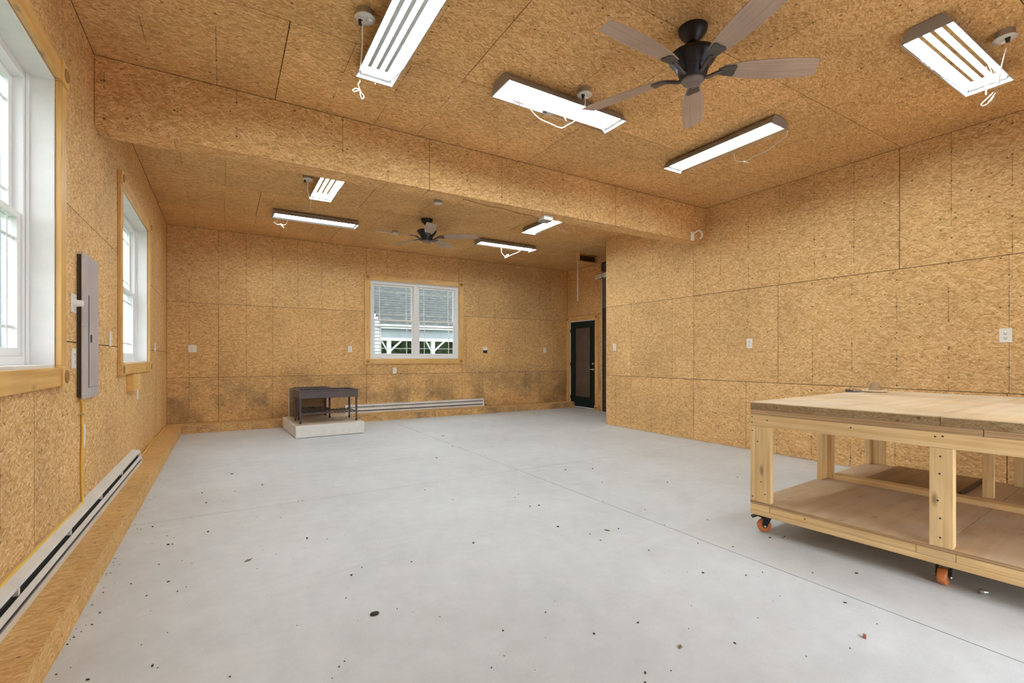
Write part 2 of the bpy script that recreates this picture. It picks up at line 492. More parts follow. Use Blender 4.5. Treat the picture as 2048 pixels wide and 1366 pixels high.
    def prism(s, poly, axis, a0, a1, mi=0, off=(0, 0), g=None):
        def P(u, v, a):
            return {'X': (a, u, v), 'Y': (u, a, v), 'Z': (u, v, a)}[axis]
        n = len(poly)
        vs = [P(u, v, a0) for u, v in poly] + [P(u, v, a1) for u, v in poly]
        fs = [list(range(n))[::-1], list(range(n, 2 * n))] + [(k, (k + 1) % n, n + (k + 1) % n, n + k) for k in range(n)]
        s.poly(vs, fs, mi, False, off, g)
        return s

    def mesh(s, name, mats):
        me = bpy.data.meshes.new(name)
        me.from_pydata(s.v, [], s.f)
        for m in (mats if isinstance(mats, (list, tuple)) else [mats]):
            me.materials.append(m)
        ul = me.uv_layers.new(name='UVMap')
        flat = []
        for u in s.uv:
            for p in u:
                flat += [p[0], p[1]]
        ul.data.foreach_set('uv', flat)
        me.polygons.foreach_set('material_index', s.mi)
        me.polygons.foreach_set('use_smooth', s.sm)
        me.update()
        import bmesh
        bm = bmesh.new(); bm.from_mesh(me)
        bmesh.ops.recalc_face_normals(bm, faces=bm.faces)
        bm.to_mesh(me); bm.free()
        return me

    def obj(s, name, mats, parent=None, bevel=0.0, loc=None, rot=None):
        o = bpy.data.objects.new(name, s.mesh(name, mats))
        COL.objects.link(o)
        if parent is not None:
            o.parent = parent
        if loc is not None:
            o.location = loc
        if rot is not None:
            o.rotation_euler = rot
        if bevel > 0:
            bv = o.modifiers.new('edge', 'BEVEL'); bv.width = bevel; bv.segments = 2
            bv.limit_method = 'ANGLE'; bv.angle_limit = R(40)
        return o

def tag(o, label=None, cat=None, group=None, kind=None):
    if label: o['label'] = label
    if cat: o['category'] = cat
    if group: o['group'] = group
    if kind: o['kind'] = kind
    return o

def empty(name, loc=(0, 0, 0), rot=0.0, label=None, cat=None, group=None, kind=None, parent=None):
    o = bpy.data.objects.new(name, None)
    o.empty_display_size = 0.1
    COL.objects.link(o)
    o.location = loc
    o.rotation_euler = (0, 0, rot)
    if parent: o.parent = parent
    return tag(o, label, cat, group, kind)

def kids(o):
    return [c for c in bpy.data.objects if c.parent == o]

def dup(o, parent=None):
    c = o.copy(); COL.objects.link(c)
    if parent is not None:
        c.parent = parent
    for k in kids(o):
        dup(k, c)
    return c

def bx(name, m, parent, x0, x1, y0, y1, z0, z1, wood=False, bevel=0.0):
    return MB().box(x0, x1, y0, y1, z0, z1, wood=wood).obj(name, m, parent, bevel)

def rect_minus(r, holes):
    out = [r]
    for h in holes:
        nx = []
        for a in out:
            x0, x1, y0, y1 = a; hx0, hx1, hy0, hy1 = h
            if hx0 >= x1 or hx1 <= x0 or hy0 >= y1 or hy1 <= y0:
                nx.append(a); continue
            if hx0 > x0: nx.append((x0, hx0, y0, y1))
            if hx1 < x1: nx.append((hx1, x1, y0, y1))
            mx0, mx1 = max(x0, hx0), min(x1, hx1)
            if hy0 > y0: nx.append((mx0, mx1, y0, hy0))
            if hy1 < y1: nx.append((mx0, mx1, hy1, y1))
        out = nx
    return out

GAP = 0.003
def sheets(root, axis, face, outward, rows, holes, m, t=0.011, u0=0.0, swap=False, mrow=None):
    """OSB sheets: rows = [(v0, v1, [u edges])]; one object per sheet"""
    for ri, (v0, v1, us) in enumerate(rows):
        for a, b in zip(us[:-1], us[1:]):
            rs = rect_minus((a + GAP, b - GAP, v0 + GAP, v1 - GAP), holes)
            if not rs:
                continue
            mb = MB()
            a0, a1 = (face, face + t) if outward > 0 else (face - t, face)
            off = (-us[1] if len(us) > 2 else -u0, 0)
            for (p0, p1, q0, q1) in rs:
                if axis == 'X': mb.box(a0, a1, p0, p1, q0, q1, off=off)
                elif axis == 'Y': mb.box(p0, p1, a0, a1, q0, q1, off=off)
                else: mb.box(p0, p1, q0, q1, a0, a1, off=off)
            mm = mrow[ri] if mrow and mrow[ri] else m
            mb.obj('osb_panel', mm, root)

def backing(name, axis, a0, a1, rect, holes, label=None, m=None):
    mb = MB()
    for (p0, p1, q0, q1) in rect_minus(rect, holes):
        if axis == 'X': mb.box(a0, a1, p0, p1, q0, q1)
        elif axis == 'Y': mb.box(p0, p1, a0, a1, q0, q1)
        else: mb.box(p0, p1, q0, q1, a0, a1)
    o = mb.obj(name, m or M['backing'])
    return tag(o, label, None, None, 'structure')

# ---------------------------------------------------------------- room constants (metres)
XL, XR, XD, YB, YN, ZC = -0.782, 5.88, 7.25, 9.339, -0.42, 3.333
YF, YR, ZB = 4.38, 4.602, 2.835
KX, KY, KZ = -0.572, 9.05, 0.137
T = 0.011
WZ0, WZ1 = 1.147, 2.71
W1, W2, W3 = (1.66, 3.48), (5.34, 7.08), (2.428, 4.31)
W3Z = (1.18, 2.715)
DY0, DY1, DZ = 8.29, 9.235, 2.085

# ---------------------------------------------------------------- floor
fl = MB().box(-1.0, 7.5, -0.6, 9.5, -0.16, -0.03).obj('floor', M['backing'])
tag(fl, 'pale grey concrete garage floor with saw cut joints', kind='structure')
jx, jy, g = 2.69, 4.31, 0.0035
for (x0, x1, y0, y1) in ((-0.8, jx - g, -0.45, jy - g), (jx + g, 7.4, -0.45, jy - g), (-0.8, jx - g, jy + g, 9.36), (jx + g, 7.4, jy + g, 9.36)):
    MB().box(x0, x1, y0, y1, -0.03, 0.0).obj('concrete_slab', M['concrete'], fl)

# ---------------------------------------------------------------- ceiling
ce = backing('ceiling', 'Z', ZC + T, ZC + 0.12, (-1.0, 7.5, -0.6, 9.5), [], 'ceiling of oriented strand board sheets with dark joints')
rows = [(3.306, YF, [XL, 0.36, 2.82, 5.26, XR]), (2.075, 3.306, [XL, 1.57, 4.03, XR]), (0.855, 2.075, [XL, 0.36, 2.80, 5.24, XR]), (YN, 0.855, [XL, 1.57, 4.01, XR]),
        (YR, 5.68, [XL, 0.41, 2.85, 5.29, XD]), (5.68, 6.90, [XL, 1.64, 4.08, 6.52, XD]), (6.90, 8.12, [XL, 0.41, 2.85, 5.29, XD]), (8.12, YB, [XL, 1.64, 4.08, 6.52, XD])]
sheets(ce, 'Z', ZC, 1, rows, [], M['osb_ceil'])

# ---------------------------------------------------------------- walls
H1 = (W1[0], W1[1], WZ0, WZ1); H2 = (W2[0], W2[1], WZ0, WZ1)
wl = backing('wall_left', 'X', XL - 0.186, XL - T, (YN - 0.1, YB + 0.1, -0.1, ZC + 0.1), [H1, H2], 'window wall of oriented strand board on the left')
sheets(wl, 'X', XL, -1, [(KZ, 1.295, [YN, 0.71, 3.15, 5.59, 8.03, YB]), (1.295, 2.10, [YN, 1.63, 4.07, 6.51, 8.95, YB]), (2.10, ZC, [YN, 2.0, 4.44, 6.88, YB])], [H1, H2], M['osb'])
tp = MB()
tp.prism([(4.02, 0.80), (4.075, 0.815), (4.09, 0.765), (4.12, 0.76), (4.135, 0.72), (4.125, 0.665), (4.10, 0.605), (4.08, 0.64), (4.06, 0.70), (4.03, 0.72)], 'X', XL, XL + 0.004)
tag(tp.obj('torn_patch', M['white_dirty'], wl), 'ragged pale patch where the board face is torn')

H3 = (W3[0], W3[1], W3Z[0], W3Z[1])
wb = backing('wall_back', 'Y', YB + T, YB + 0.2, (-1.0, 7.5, -0.1, ZC + 0.1), [H3], 'far wall of stained oriented strand board')
sheets(wb, 'Y', YB, 1, [(KZ, 0.875, [XL, -0.079, 2.361, 4.893, 6.54, XD]), (0.875, 2.10, [XL, -0.079, 2.361, 4.50, 6.92, XD]), (2.10, ZC, [XL, 2.361, 4.32, 6.76, XD])], [H3], M['osb'], mrow=[M['osb_stain'], M['osb_stain'], None])

wr = backing('wall_right', 'X', XR + T, XR + 0.14, (YN - 0.1, 6.43, -0.1, ZC + 0.1), [], 'long right wall of oriented strand board')
sheets(wr, 'X', XR, 1, [(0.0, 0.885, [YN, 1.32, 3.76, 4.579, 5.829, 6.43]), (0.885, 2.103, [YN, 0.90, 3.337, 4.579, 5.829, 6.43]), (2.103, ZC, [YN, -0.34, 2.096, 4.579, 6.43])], [], M['osb'])
MB().box(XR, XR + 0.14, 6.43, 6.441, 0, ZC).obj('osb_panel', M['osb'], wr)

DH = (DY0, DY1, -0.2, DZ)
wd = backing('wall_right_far', 'X', XD + T, XD + 0.16, (6.3, YB + 0.1, -0.1, ZC + 0.1), [DH], 'short wall with the green door in the far corner')
sheets(wd, 'X', XD, 1, [(0.0, 2.2, [8.08, YB]), (2.2, ZC, [8.08, YB])], [DH], M['osb_stain'])
wc = backing('wall_behind_partition', 'Y', 6.29, 6.42, (XR + 0.14, XD, -0.1, ZC + 0.1), [], 'closing wall behind the partition', M['osb'])
GD = (1.9, 4.7, -0.2, 2.25)      # open overhead door behind the viewpoint
wf = backing('wall_front', 'Y', YN - 0.14, YN - T, (-1.0, 7.5, -0.1, ZC + 0.1), [GD], 'wall with the open garage doorway behind the viewpoint')
sheets(wf, 'Y', YN, -1, [(0.0, 1.22, [XL, 1.66, 4.10, XR]), (1.22, 2.44, [XL, 0.44, 2.88, XR]), (2.44, ZC, [XL, 1.66, 4.10, XR])], [GD], M['osb'])
for (x0, x1, z0, z1) in ((GD[0] - 0.1, GD[0], 0, 2.35), (GD[1], GD[1] + 0.1, 0, 2.35), (GD[0], GD[1], 2.25, 2.35)):
    bx('door_trim', M['white_paint'], wf, x0, x1, YN - 0.16, YN + 0.015, z0, z1)

# beam across the room
bm_ = MB().box(XL, XR, YF + T, YR - T, ZB + T, ZC).obj('beam', M['backing'])
tag(bm_, 'boxed ceiling beam clad in oriented strand board', kind='structure')
sheets(bm_, 'Y', YF, 1, [(ZB, ZC, [XL, 1.713, 4.154, XR])], [], M['osb'])
sheets(bm_, 'Y', YR, -1, [(ZB, ZC, [XL, 0.5, 2.94, XR])], [], M['osb'])
sheets(bm_, 'Z', ZB, 1, [(YF + T, YR - T, [XL, 1.713, 4.154, XR])], [], M['osb_ceil'])

# boxed kerbs along the foot of the walls
kl = MB().box(XL, KX - 0.012, YN, YB, 0, KZ - 0.012).obj('baseboard_left', M['backing'])
tag(kl, 'low boxed ledge of strand board along the left wall', kind='structure')
for a, b in ((YN, 2.9), (2.9, 5.3), (5.3, YB)):
    MB().box(XL, KX, a + .001, b - .001, KZ - 0.012, KZ).obj('ledge_top_board', M['osb_kerb'], kl)
    MB().box(KX - 0.012, KX, a + .001, b - .001, 0, KZ - 0.0135).obj('ledge_face_board', M['osb_kerb'], kl)
kb = MB().box(KX, XD, KY + 0.012, YB, 0, KZ - 0.012).obj('baseboard_back', M['backing'])
tag(kb, 'low boxed ledge of strand board along the far wall', kind='structure')
for a, b in ((KX, 1.2), (1.2, 3.4), (3.4, 5.6), (5.6, XD)):
    MB().box(a + .001, b - .001, KY, YB, KZ - 0.012, KZ).obj('ledge_top_board', M['osb_kerb'], kb)
    MB().box(a + .001, b - .001, KY, KY + 0.012, 0, KZ - 0.0135).obj('ledge_face_board', M['osb_stain'], kb)

# ---------------------------------------------------------------- windows
def casing_block(root, x, z, sz=0.118, prot=0.036):
    o = MB().box(x - sz / 2, x + sz / 2, -prot, -0.001, z - sz / 2, z + sz / 2, wood=True).obj('corner_block', M['pine_varnish'], root, 0.003)
    MB().lathe([(0.036, -prot + 0.002), (0.036, -prot - 0.006), (0.026, -prot - 0.006), (0.022, -prot + 0.001), (0.012, -prot - 0.004), (0.003, -prot - 0.004)], 16, (x, 0, z), axis='Y').obj('rosette', M['pine_dark'], o)
    return o

def casing(root, w, h, bottom=True, cw=0.102, prot=0.026):
    def board(x0, x1, z0, z1):
        MB().box(x0, x1, -prot, -0.001, z0, z1, wood=True).obj('casing', M['pine_varnish'], root, 0.003)
    board(-cw, 0, 0.008 if bottom else 0, h - 0.008); board(w, w + cw, 0.008 if bottom else 0, h - 0.008)
    board(0.008, w - 0.008, h, h + cw)
    zs = [h + cw / 2]
    if bottom:
        board(0.008, w - 0.008, -cw, 0); zs.append(-cw / 2)
    for z in zs:
        casing_block(root, -cw / 2, z); casing_block(root, w + cw / 2, z)

def sash(name, root, x0, x1, z0, z1, y, st=0.042):
    d = 0.03
    o = MB()
    o.box(x0, x0 + st, y, y + d, z0, z1); o.box(x1 - st, x1, y, y + d, z0, z1)
    o.box(x0 + st, x1 - st, y, y + d, z0, z0 + st); o.box(x0 + st, x1 - st, y, y + d, z1 - st * .8, z1)
    s_ = o.obj(name, M['vinyl'], root, 0.003)
    gx0, gx1, gz0, gz1 = x0 + st, x1 - st, z0 + st, z1 - st * .8
    MB().box(gx0, gx1, y + 0.013, y + 0.017, gz0, gz1).obj('pane', M['glass'], s_)
    e = 0.105
    for x in (gx0 + e, gx1 - e):
        MB().box(x - 0.008, x + 0.008, y + 0.009, y + 0.012, gz0, gz1).obj('muntin', M['vinyl'], s_)
    for z in (gz0 + e, gz1 - e):
        MB().box(gx0, gx1, y + 0.018, y + 0.021, z - 0.008, z + 0.008).obj('muntin', M['vinyl'], s_)

def window(n, loc, rot, w, h, depth, label):
    root = empty('window_%d' % n, loc, rot, label, kind='structure')
    casing(root, w, h)
    t = 0.016
    full = depth + 0.075
    for (x0, x1, z0, z1) in ((0, t, 0, h), (w - t, w, 0, h), (t, w - t, 0, t), (t, w - t, h - t, h)):
        bx('jamb', M['white_paint'], root, x0, x1, 0.0, full, z0, z1)
    f = 0.045
    a = t
    o = MB()
    for (x0, x1, z0, z1) in ((a, a + f, a, h - a), (w - a - f, w - a, a, h - a), (a + f, w - a - f, a, a + f), (a + f, w - a - f, h - a - f, h - a)):
        o.box(x0, x1, depth, depth + 0.075, z0, z1)
    o.box(a + 0.0, a + 0.02, depth - 0.012, depth, a, h - a); o.box(w - a - 0.02, w - a, depth - 0.012, depth, a, h - a)
    o.obj('window_frame', M['vinyl'], root, 0.003)
    c = w / 2
    MB().box(c - 0.042, c + 0.042, depth - 0.004, depth + 0.07, a + f, h - a - f).obj('mullion', M['vinyl'], root, 0.003)
    zm = h * 0.5
    for (x0, x1) in ((a + f, c - 0.042), (c + 0.042, w - a - f)):
        sash('upper_sash', root, x0, x1, zm - 0.02, h - a - f, depth + 0.042)
        sash('lower_sash', root, x0, x1, a + f, zm + 0.02, depth + 0.010)
    return root

window(1, (XL, W1[0], WZ0), R(90), W1[1] - W1[0], WZ1 - WZ0, 0.108, 'near double hung window in the left wall with yellow pine casing')
window(2, (XL, W2[0], WZ0), R(90), W2[1] - W2[0], WZ1 - WZ0, 0.108, 'second double hung window in the left wall, beyond the grey panel')
window(3, (W3[0], YB, W3Z[0]), 0.0, W3[1] - W3[0], W3Z[1] - W3Z[0], 0.03, 'twin window in the far wall looking onto a grey roof')

# ---------------------------------------------------------------- green door in the far corner
# local x runs toward the viewpoint (-Y), local y outward (+X)
dr = empty('door_1', (XD, DY1, 0), R(-90), 'dark green glazed door with yellow pine casing in the far corner', kind='structure')
w = DY1 - DY0
casing(dr, w, DZ, bottom=False)
casing_block(dr, w + 0.051, 0.055)
for (x0, x1, z0, z1) in ((0, 0.02, 0, DZ), (w - 0.02, w, 0, DZ), (0.02, w - 0.02, DZ - 0.02, DZ)):
    bx('jamb', M['white_paint'], dr, x0, x1, 0, 0.14, z0, z1)
bx('threshold', M['zinc'], dr, 0.0, w, -0.02, 0.14, 0.001, 0.03)
o = MB(); a, b, y0, y1 = 0.024, w - 0.024, 0.012, 0.056
gx0, gx1, gz0, gz1 = a + 0.165, b - 0.165, 0.27, 1.92
o.box(a, gx0, y0, y1, 0.034, DZ - 0.024); o.box(gx1, b, y0, y1, 0.034, DZ - 0.024)
o.box(gx0, gx1, y0, y1, 0.034, gz0); o.box(gx0, gx1, y0, y1, gz1, DZ - 0.024)
leaf = o.obj('door_leaf', M['green_door'], dr, 0.003)
o = MB()
for (x0, x1, z0, z1) in ((gx0 - .025, gx0 + .012, gz0 - .025, gz1 + .025), (gx1 - .012, gx1 + .025, gz0 - .025, gz1 + .025), (gx0 + .012, gx1 - .012, gz0 - .025, gz0 + .012), (gx0 + .012, gx1 - .012, gz1 - .012, gz1 + .025)):
    o.box(x0, x1, y0 - 0.014, y0 + 0.002, z0, z1)
o.obj('lite_moulding', M['green_door'], leaf, 0.004)
bx('pane', M['door_glass'], leaf, gx0, gx1, y0 + 0.012, y0 + 0.02, gz0, gz1)
for z in (0.25, 1.05, 1.85):
    MB().cyl((0.022, 0.004, z - 0.045), (0.022, 0.004, z + 0.045), 0.009, n=10).obj('hinge', M['black_metal'], dr)
kx = b - 0.07
lv = MB().lathe([(0.028, 0.012), (0.028, -0.002), (0.014, -0.006), (0.012, -0.04), (0.004, -0.045)], 16, (kx, 0, 0.93), axis='Y')
lv.tube([(kx, -0.036, 0.93), (kx - 0.05, -0.040, 0.932), (kx - 0.11, -0.034, 0.926)], 0.009)
lv.obj('door_handle', M['brass'], dr)
MB().lathe([(0.029, 0.012), (0.029, -0.006), (0.02, -0.014), (0.002, -0.016)], 16, (kx, 0, 1.06), axis='Y').obj('deadbolt', M['brass'], dr)

# dark boarded opening beside it, mostly hidden by the partition
d2 = empty('door_2', (XD, 8.07, 0), R(-90), 'dark brown boarded opening half hidden behind the partition', kind='structure')
for k in range(8):
    bx('plank', M['brown_plank'], d2, k * 0.2 + 0.001, k * 0.2 + 0.199, -0.004, 0.010, 0.0, 2.31)
bx('upper_panel', M['grey_panel'], d2, 0.0, 1.6, -0.004, 0.010, 2.315, 3.13)
bx('edge_strip', M['white_dirty'], d2, -0.014, 0.0, -0.010, 0.0, 0.0, 3.12)
bx('header_box', M['panel_dark'], d2, 0.0, 1.6, -0.03, 0.010, 3.135, 3.29)
br = empty('pipe_bracket', (XD - 0.02, 7.92, 3.03), 0, 'white two pronged bracket sticking out beside the partition top', 'bracket')
MB().tube([(0, 0.05, 0.03), (-0.05, 0.12, 0.015), (-0.08, 0.27, -0.01)], 0.016).obj('prong', M['white_plastic'], br)
MB().tube([(0, 0.0, 0.0), (-0.06, 0.09, -0.03), (-0.10, 0.24, -0.06)], 0.017).obj('prong', M['white_plastic'], br)
MB().box(-0.02, 0.012, -0.14, 0.07, -0.05, 0.06).obj('back_plate', M['white_plastic'], br)

# ---------------------------------------------------------------- shop lights
LIGHT_L, LIGHT_W = 1.18, 0.272
def shop_light(name='shop_light'):
    r = empty(name)
    hw, hl = LIGHT_W / 2, LIGHT_L / 2
    prof_o = [(-hw, -0.082), (-0.092, -0.010), (-0.06, 0.0), (0.06, 0.0), (0.092, -0.010), (hw, -0.082)]
    prof_i = [(hw - 0.003, -0.082), (0.090, -0.0135), (0.059, -0.004), (-0.059, -0.004), (-0.090, -0.0135), (-hw + 0.003, -0.082)]
    MB().prism(prof_o + prof_i, 'X', -hl, hl).obj('housing', M['housing'], r)
    o = MB()
    ri = [(hw - 0.006, -0.081), (0.106, -0.0335), (-0.106, -0.0335), (-hw + 0.006, -0.081)]
    ro = [(y, z + 0.002) for y, z in ri[::-1]]
    o.prism(ri + ro, 'X', -hl + 0.012, hl - 0.012)
    o.obj('reflector', M['reflector'], r)
    for s_ in (-1, 1):
        x0, x1 = sorted((s_ * (hl - 0.004), s_ * (hl + 0.004)))
        MB().prism([(-hw, -0.084), (hw, -0.084), (0.092, -0.008), (0.06, 0.0), (-0.06, 0.0), (-0.092, -0.008)], 'X', x0, x1).obj('end_cap', M['housing'], r)
        x0, x1 = sorted((s_ * (hl - 0.03), s_ * (hl - 0.006)))
        MB().box(x0, x1, -0.103, 0.103, -0.056, -0.030).obj('lamp_holder', M['white_plastic'], r)
    for k in range(4):
        y = (k - 1.5) * 0.060
        MB().cyl((-hl + 0.028, y, -0.0445), (hl - 0.028, y, -0.0445), 0.0100, n=10).obj('tube', M['tube'], r)
    return r

def local_path(root, pts):
    c, s_ = math.cos(-root.rotation_euler[2]), math.sin(-root.rotation_euler[2])
    out = []
    for p in pts:
        x, y, z = p[0] - root.location[0], p[1] - root.location[1], p[2] - root.location[2]
        out.append((c * x - s_ * y, s_ * x + c * y, z))
    return out

CORD = {
 'A': [[(0.721, 2.96, 3.255), (0.753, 3.08, 3.253), (0.80, 3.3, 3.25), (0.822, 3.45, 3.25), (0.834, 3.57, 3.29), (0.845, 3.57, 3.254), (0.855, 3.57, 3.231), (0.841, 3.57, 3.209), (0.848, 3.57, 3.185), (0.863, 3.57, 3.153), (0.884, 3.57, 3.129), (0.87, 3.57, 3.107), (0.859, 3.575, 3.133), (0.852, 3.575, 3.168), (0.827, 3.57, 3.172), (0.802, 3.57, 3.153), (0.812, 3.565, 3.142), (0.848, 3.565, 3.163)], [(0.963, 3.555, 3.30), (0.963, 3.555, 3.235)]],
 'B': [[(2.485, 2.97, 3.30), (2.495, 2.98, 3.25), (2.551, 3.1, 3.235), (2.568, 3.2, 3.225), (2.542, 3.27, 3.214), (2.494, 3.3, 3.188), (2.377, 3.3, 3.197), (2.274, 3.3, 3.209), (2.19, 3.28, 3.232), (2.083, 3.2, 3.225), (1.976, 3.12, 3.215), (1.94, 3.1, 3.221)], [(1.875, 3.06, 3.25), (1.889, 3.06, 3.225), (1.906, 3.06, 3.192), (1.893, 3.06, 3.181), (1.915, 3.06, 3.164), (1.92, 3.06, 3.12)]],
 'C': [[(4.36, 2.39, 3.27), (4.45, 2.45, 3.255), (4.53, 2.6, 3.25), (4.616, 2.75, 3.255), (4.609, 2.85, 3.247), (4.603, 2.9, 3.234), (4.549, 2.92, 3.203), (4.575, 2.93, 3.224), (4.532, 2.92, 3.205), (4.592, 2.91, 3.197), (4.553, 2.95, 3.215), (4.52, 3.0, 3.231), (4.486, 3.0, 3.30)]],
 'D': [[(4.435, 1.0, 3.257), (4.515, 1.03, 3.225), (4.743, 1.1, 3.225), (4.924, 1.15, 3.235), (5.05, 1.2, 3.27), (5.056, 1.2, 3.214), (4.919, 1.2, 3.119), (4.787, 1.2, 3.056), (4.776, 1.205, 3.072), (4.919, 1.21, 3.153), (5.05, 1.205, 3.24), (5.09, 1.2, 3.28), (5.06, 1.195, 3.24), (4.98, 1.2, 3.17), (4.863, 1.19, 3.1)], [(4.935, 1.22, 3.255), (4.933, 1.22, 3.19)]],
 'E': [[(0.841, 6.0, 3.258), (0.863, 6.2, 3.241), (0.923, 6.5, 3.245), (0.968, 6.65, 3.25), (1.013, 7.0, 3.292), (1.07, 7.36, 3.31)]],
 'F': [[(0.664, 7.83, 3.287), (0.677, 7.9, 3.237), (0.63, 7.9, 3.222), (0.684, 7.9, 3.193), (0.731, 7.9, 3.2), (0.772, 7.9, 3.153), (0.745, 7.9, 3.179), (0.718, 7.9, 3.213), (0.765, 7.9, 3.197), (0.806, 7.9, 3.226), (0.82, 7.83, 3.28)]],
 'G': [[(4.45, 6.05, 3.30), (4.551, 6.1, 3.275), (4.571, 6.1, 3.238), (4.611, 6.1, 3.228), (4.651, 6.1, 3.257), (4.701, 6.1, 3.216), (4.731, 6.1, 3.204), (4.671, 6.1, 3.236), (4.731, 6.1, 3.284), (4.76, 6.1, 3.325)]],
 'H': [[(4.86, 7.68, 3.27), (4.84, 7.75, 3.232), (4.671, 7.75, 3.155), (4.539, 7.75, 3.084), (4.561, 7.755, 3.134), (4.616, 7.745, 3.159), (4.561, 7.75, 3.105), (4.484, 7.75, 3.153), (4.452, 7.74, 3.206), (4.44, 7.70, 3.30)]],
}
LIGHTS = [
 ('A', (0.955, 2.955), 90, 'bright four tube shop light cut by the picture top, beside a round ceiling outlet'),
 ('B', (2.385, 3.14), 0, 'four tube shop light behind the near fan blade, its white cord sagging below'),
 ('C', (4.205, 2.96), 90, 'four tube shop light close to the right wall by the beam, knotted cord beside it'),
 ('D', (4.385, 1.215), 0, 'four tube shop light nearest the right wall, cord looped off its end'),
 ('E', (1.07, 6.0), 90, 'small looking four tube light beyond the beam beside a round outlet'),
 ('F', (1.19, 7.645), 0, 'long bright light over the far left of the far wall, tangled cord at one end'),
 ('G', (4.295, 5.985), 90, 'bright light beyond the beam behind the square metal box'),
 ('H', (4.475, 7.60), 0, 'long bright light near the far fan blade tip over the far wall'),
]
proto = None
for key, (x, y), rz, lab in LIGHTS:
    if proto is None:
        proto = shop_light(); o = proto
        clean = kids(proto)
    else:
        o = proto.copy(); COL.objects.link(o)
        for ch in clean:
            c = ch.copy(); COL.objects.link(c); c.parent = o
    o.location = (x, y, ZC - 0.004); o.rotation_euler = (0, 0, R(rz))
    tag(o, lab, 'ceiling light', 'four tube shop lights on the ceiling')
    for pts in CORD[key]:
        MB().tube(local_path(o, pts), 0.0042, 6).obj('cord', M['cord'], o)

# round ceiling outlets
def ceiling_outlet(loc, rz, label, r=0.052):
    o = empty('ceiling_outlet', loc, R(rz), label, 'outlet box', 'round outlet boxes on the ceiling')
    MB().lathe([(r, 0.0), (r, -0.042)], 8).obj('steel_box', M['box_steel'], o)
    p = MB().lathe([(r + 0.008, -0.042), (r + 0.010, -0.045), (r + 0.008, -0.05), (0.03, -0.054), (0.002, -0.054)], 20).obj('cover_plate', M['box_plate'], o)
    for s_ in (-1, 1):
        MB().lathe([(0.019, -0.053), (0.019, -0.058), (0.002, -0.058)], 12, (s_ * 0.028, 0, 0)).obj('receptacle', M['plate'], p)
    return o
for (x, y, rz, lab, plug) in ((0.742, 2.97, -30, 'round ceiling outlet with a plugged in cord beside the light cut by the picture top', True),
                        (2.45, 2.93, 20, 'round ceiling outlet feeding the light behind the near fan', True),
                        (4.37, 0.99, 40, 'round ceiling outlet near the right wall with a dark plug', True),
                        (0.836, 6.0, 0, 'round ceiling outlet beyond the beam beside the small light', True),
                        (2.463, 7.87, 0, 'small round ceiling outlet with a pale rod, left of the far fan', False),
                        (2.475, 6.02, 0, 'small round ceiling outlet just beyond the beam, above the far fan', False)):
    o = ceiling_outlet((x, y, ZC), rz, lab)
    if plug:
        MB().cyl((-0.028, 0, -0.056), (-0.028, 0.0, -0.088), 0.015, 0.009, 10).obj('plug', M['slot'], o)
MB().tube([(2.40, 7.865, 3.285), (2.14, 7.865, 3.283)], 0.007, 8, sub=1).obj('rod', M['cord'])
rod = bpy.data.objects['rod']; rod.name = 'pale_rod'
tag(rod, 'thin pale rod stuck out of a ceiling outlet left of the far fan', 'rod')

# square junction box under the beam with its cable
jb = empty('junction_box', (3.18, 4.505, ZB), R(0), 'square metal junction box under the beam', 'junction box')
MB().box(-0.062, 0.062, -0.062, 0.062, -0.055, 0).obj('steel_box', M['box_plate'], jb, 0.003)
MB().box(-0.066, 0.066, -0.066, 0.066, -0.061, -0.055).obj('cover_plate', M['box_steel'], jb, 0.001)
cb = MB().tube([(2.10, 4.435, ZB - 0.004), (2.188, 4.456, ZB - 0.005), (2.413, 4.49, ZB - 0.012), (2.6, 4.50, ZB - 0.006), (2.783, 4.531, ZB - 0.012), (3.0, 4.55, ZB - 0.006), (3.08, 4.565, ZB - 0.012), (3.112, 4.54, ZB - 0.03)], 0.0038).obj('beam_cable', M['pine_dark'])
tag(cb, 'dark cable stapled under the beam, leading to the square box', 'cable')
hk = empty('ceiling_hook', (5.585, YF, ZB), 0, 'white plastic hook at the right end of the beam', 'hook')
MB().box(-0.022, 0.022, -0.028, 0, 0.0, 0.115).obj('mount', M['white_plastic'], hk, 0.004)
MB().tube([(0.0, -0.02, 0.095), (0.05, -0.03, 0.122), (0.093, -0.035, 0.146), (0.147, -0.035, 0.142), (0.179, -0.035, 0.105), (0.168, -0.035, 0.066), (0.140, -0.035, 0.048)], 0.0125, 10).obj('hook_arm', M['white_plastic'], hk)

# hanging framed box with a pull rod near the far corner
hb = empty('ceiling_hatch_box', (6.20, 7.60, ZC), 0, 'brown framed box hung from the ceiling above the green door', 'hatch box')
wH, dH, hH = 0.50, 0.10, 0.17
for (x0, x1, y0, y1, z0, z1) in ((0, wH, 0, dH, -hH, -hH + 0.03), (0, 0.03, 0, dH, -hH + 0.03, 0), (wH - 0.03, wH, 0, dH, -hH + 0.03, 0), (0.03, wH - 0.03, dH - 0.03, dH, -hH + 0.03, 0)):
    bx('box_board', M['osb_ceil'], hb, x0, x1, y0, y1, z0, z1, bevel=0.003)
bx('back_board', M['brown_plank'], hb, 0.03, wH - 0.03, dH - 0.045, dH - 0.03, -hH + 0.03, -0.0)
bx('top_rail', M['pine_dark'], hb, 0.03, wH - 0.03, 0.0, 0.02, -0.03, 0.0)
MB().tube([(-0.015, 0.02, -0.15), (-0.015, 0.02, -0.98)], 0.007, 8, sub=1).obj('pull_rod', M['cord'], hb)
MB().tube([(-0.10, 0.02, -0.17), (0.01, 0.02, -0.165)], 0.006, 8, sub=1).obj('rod_eye', M['cord'], hb)

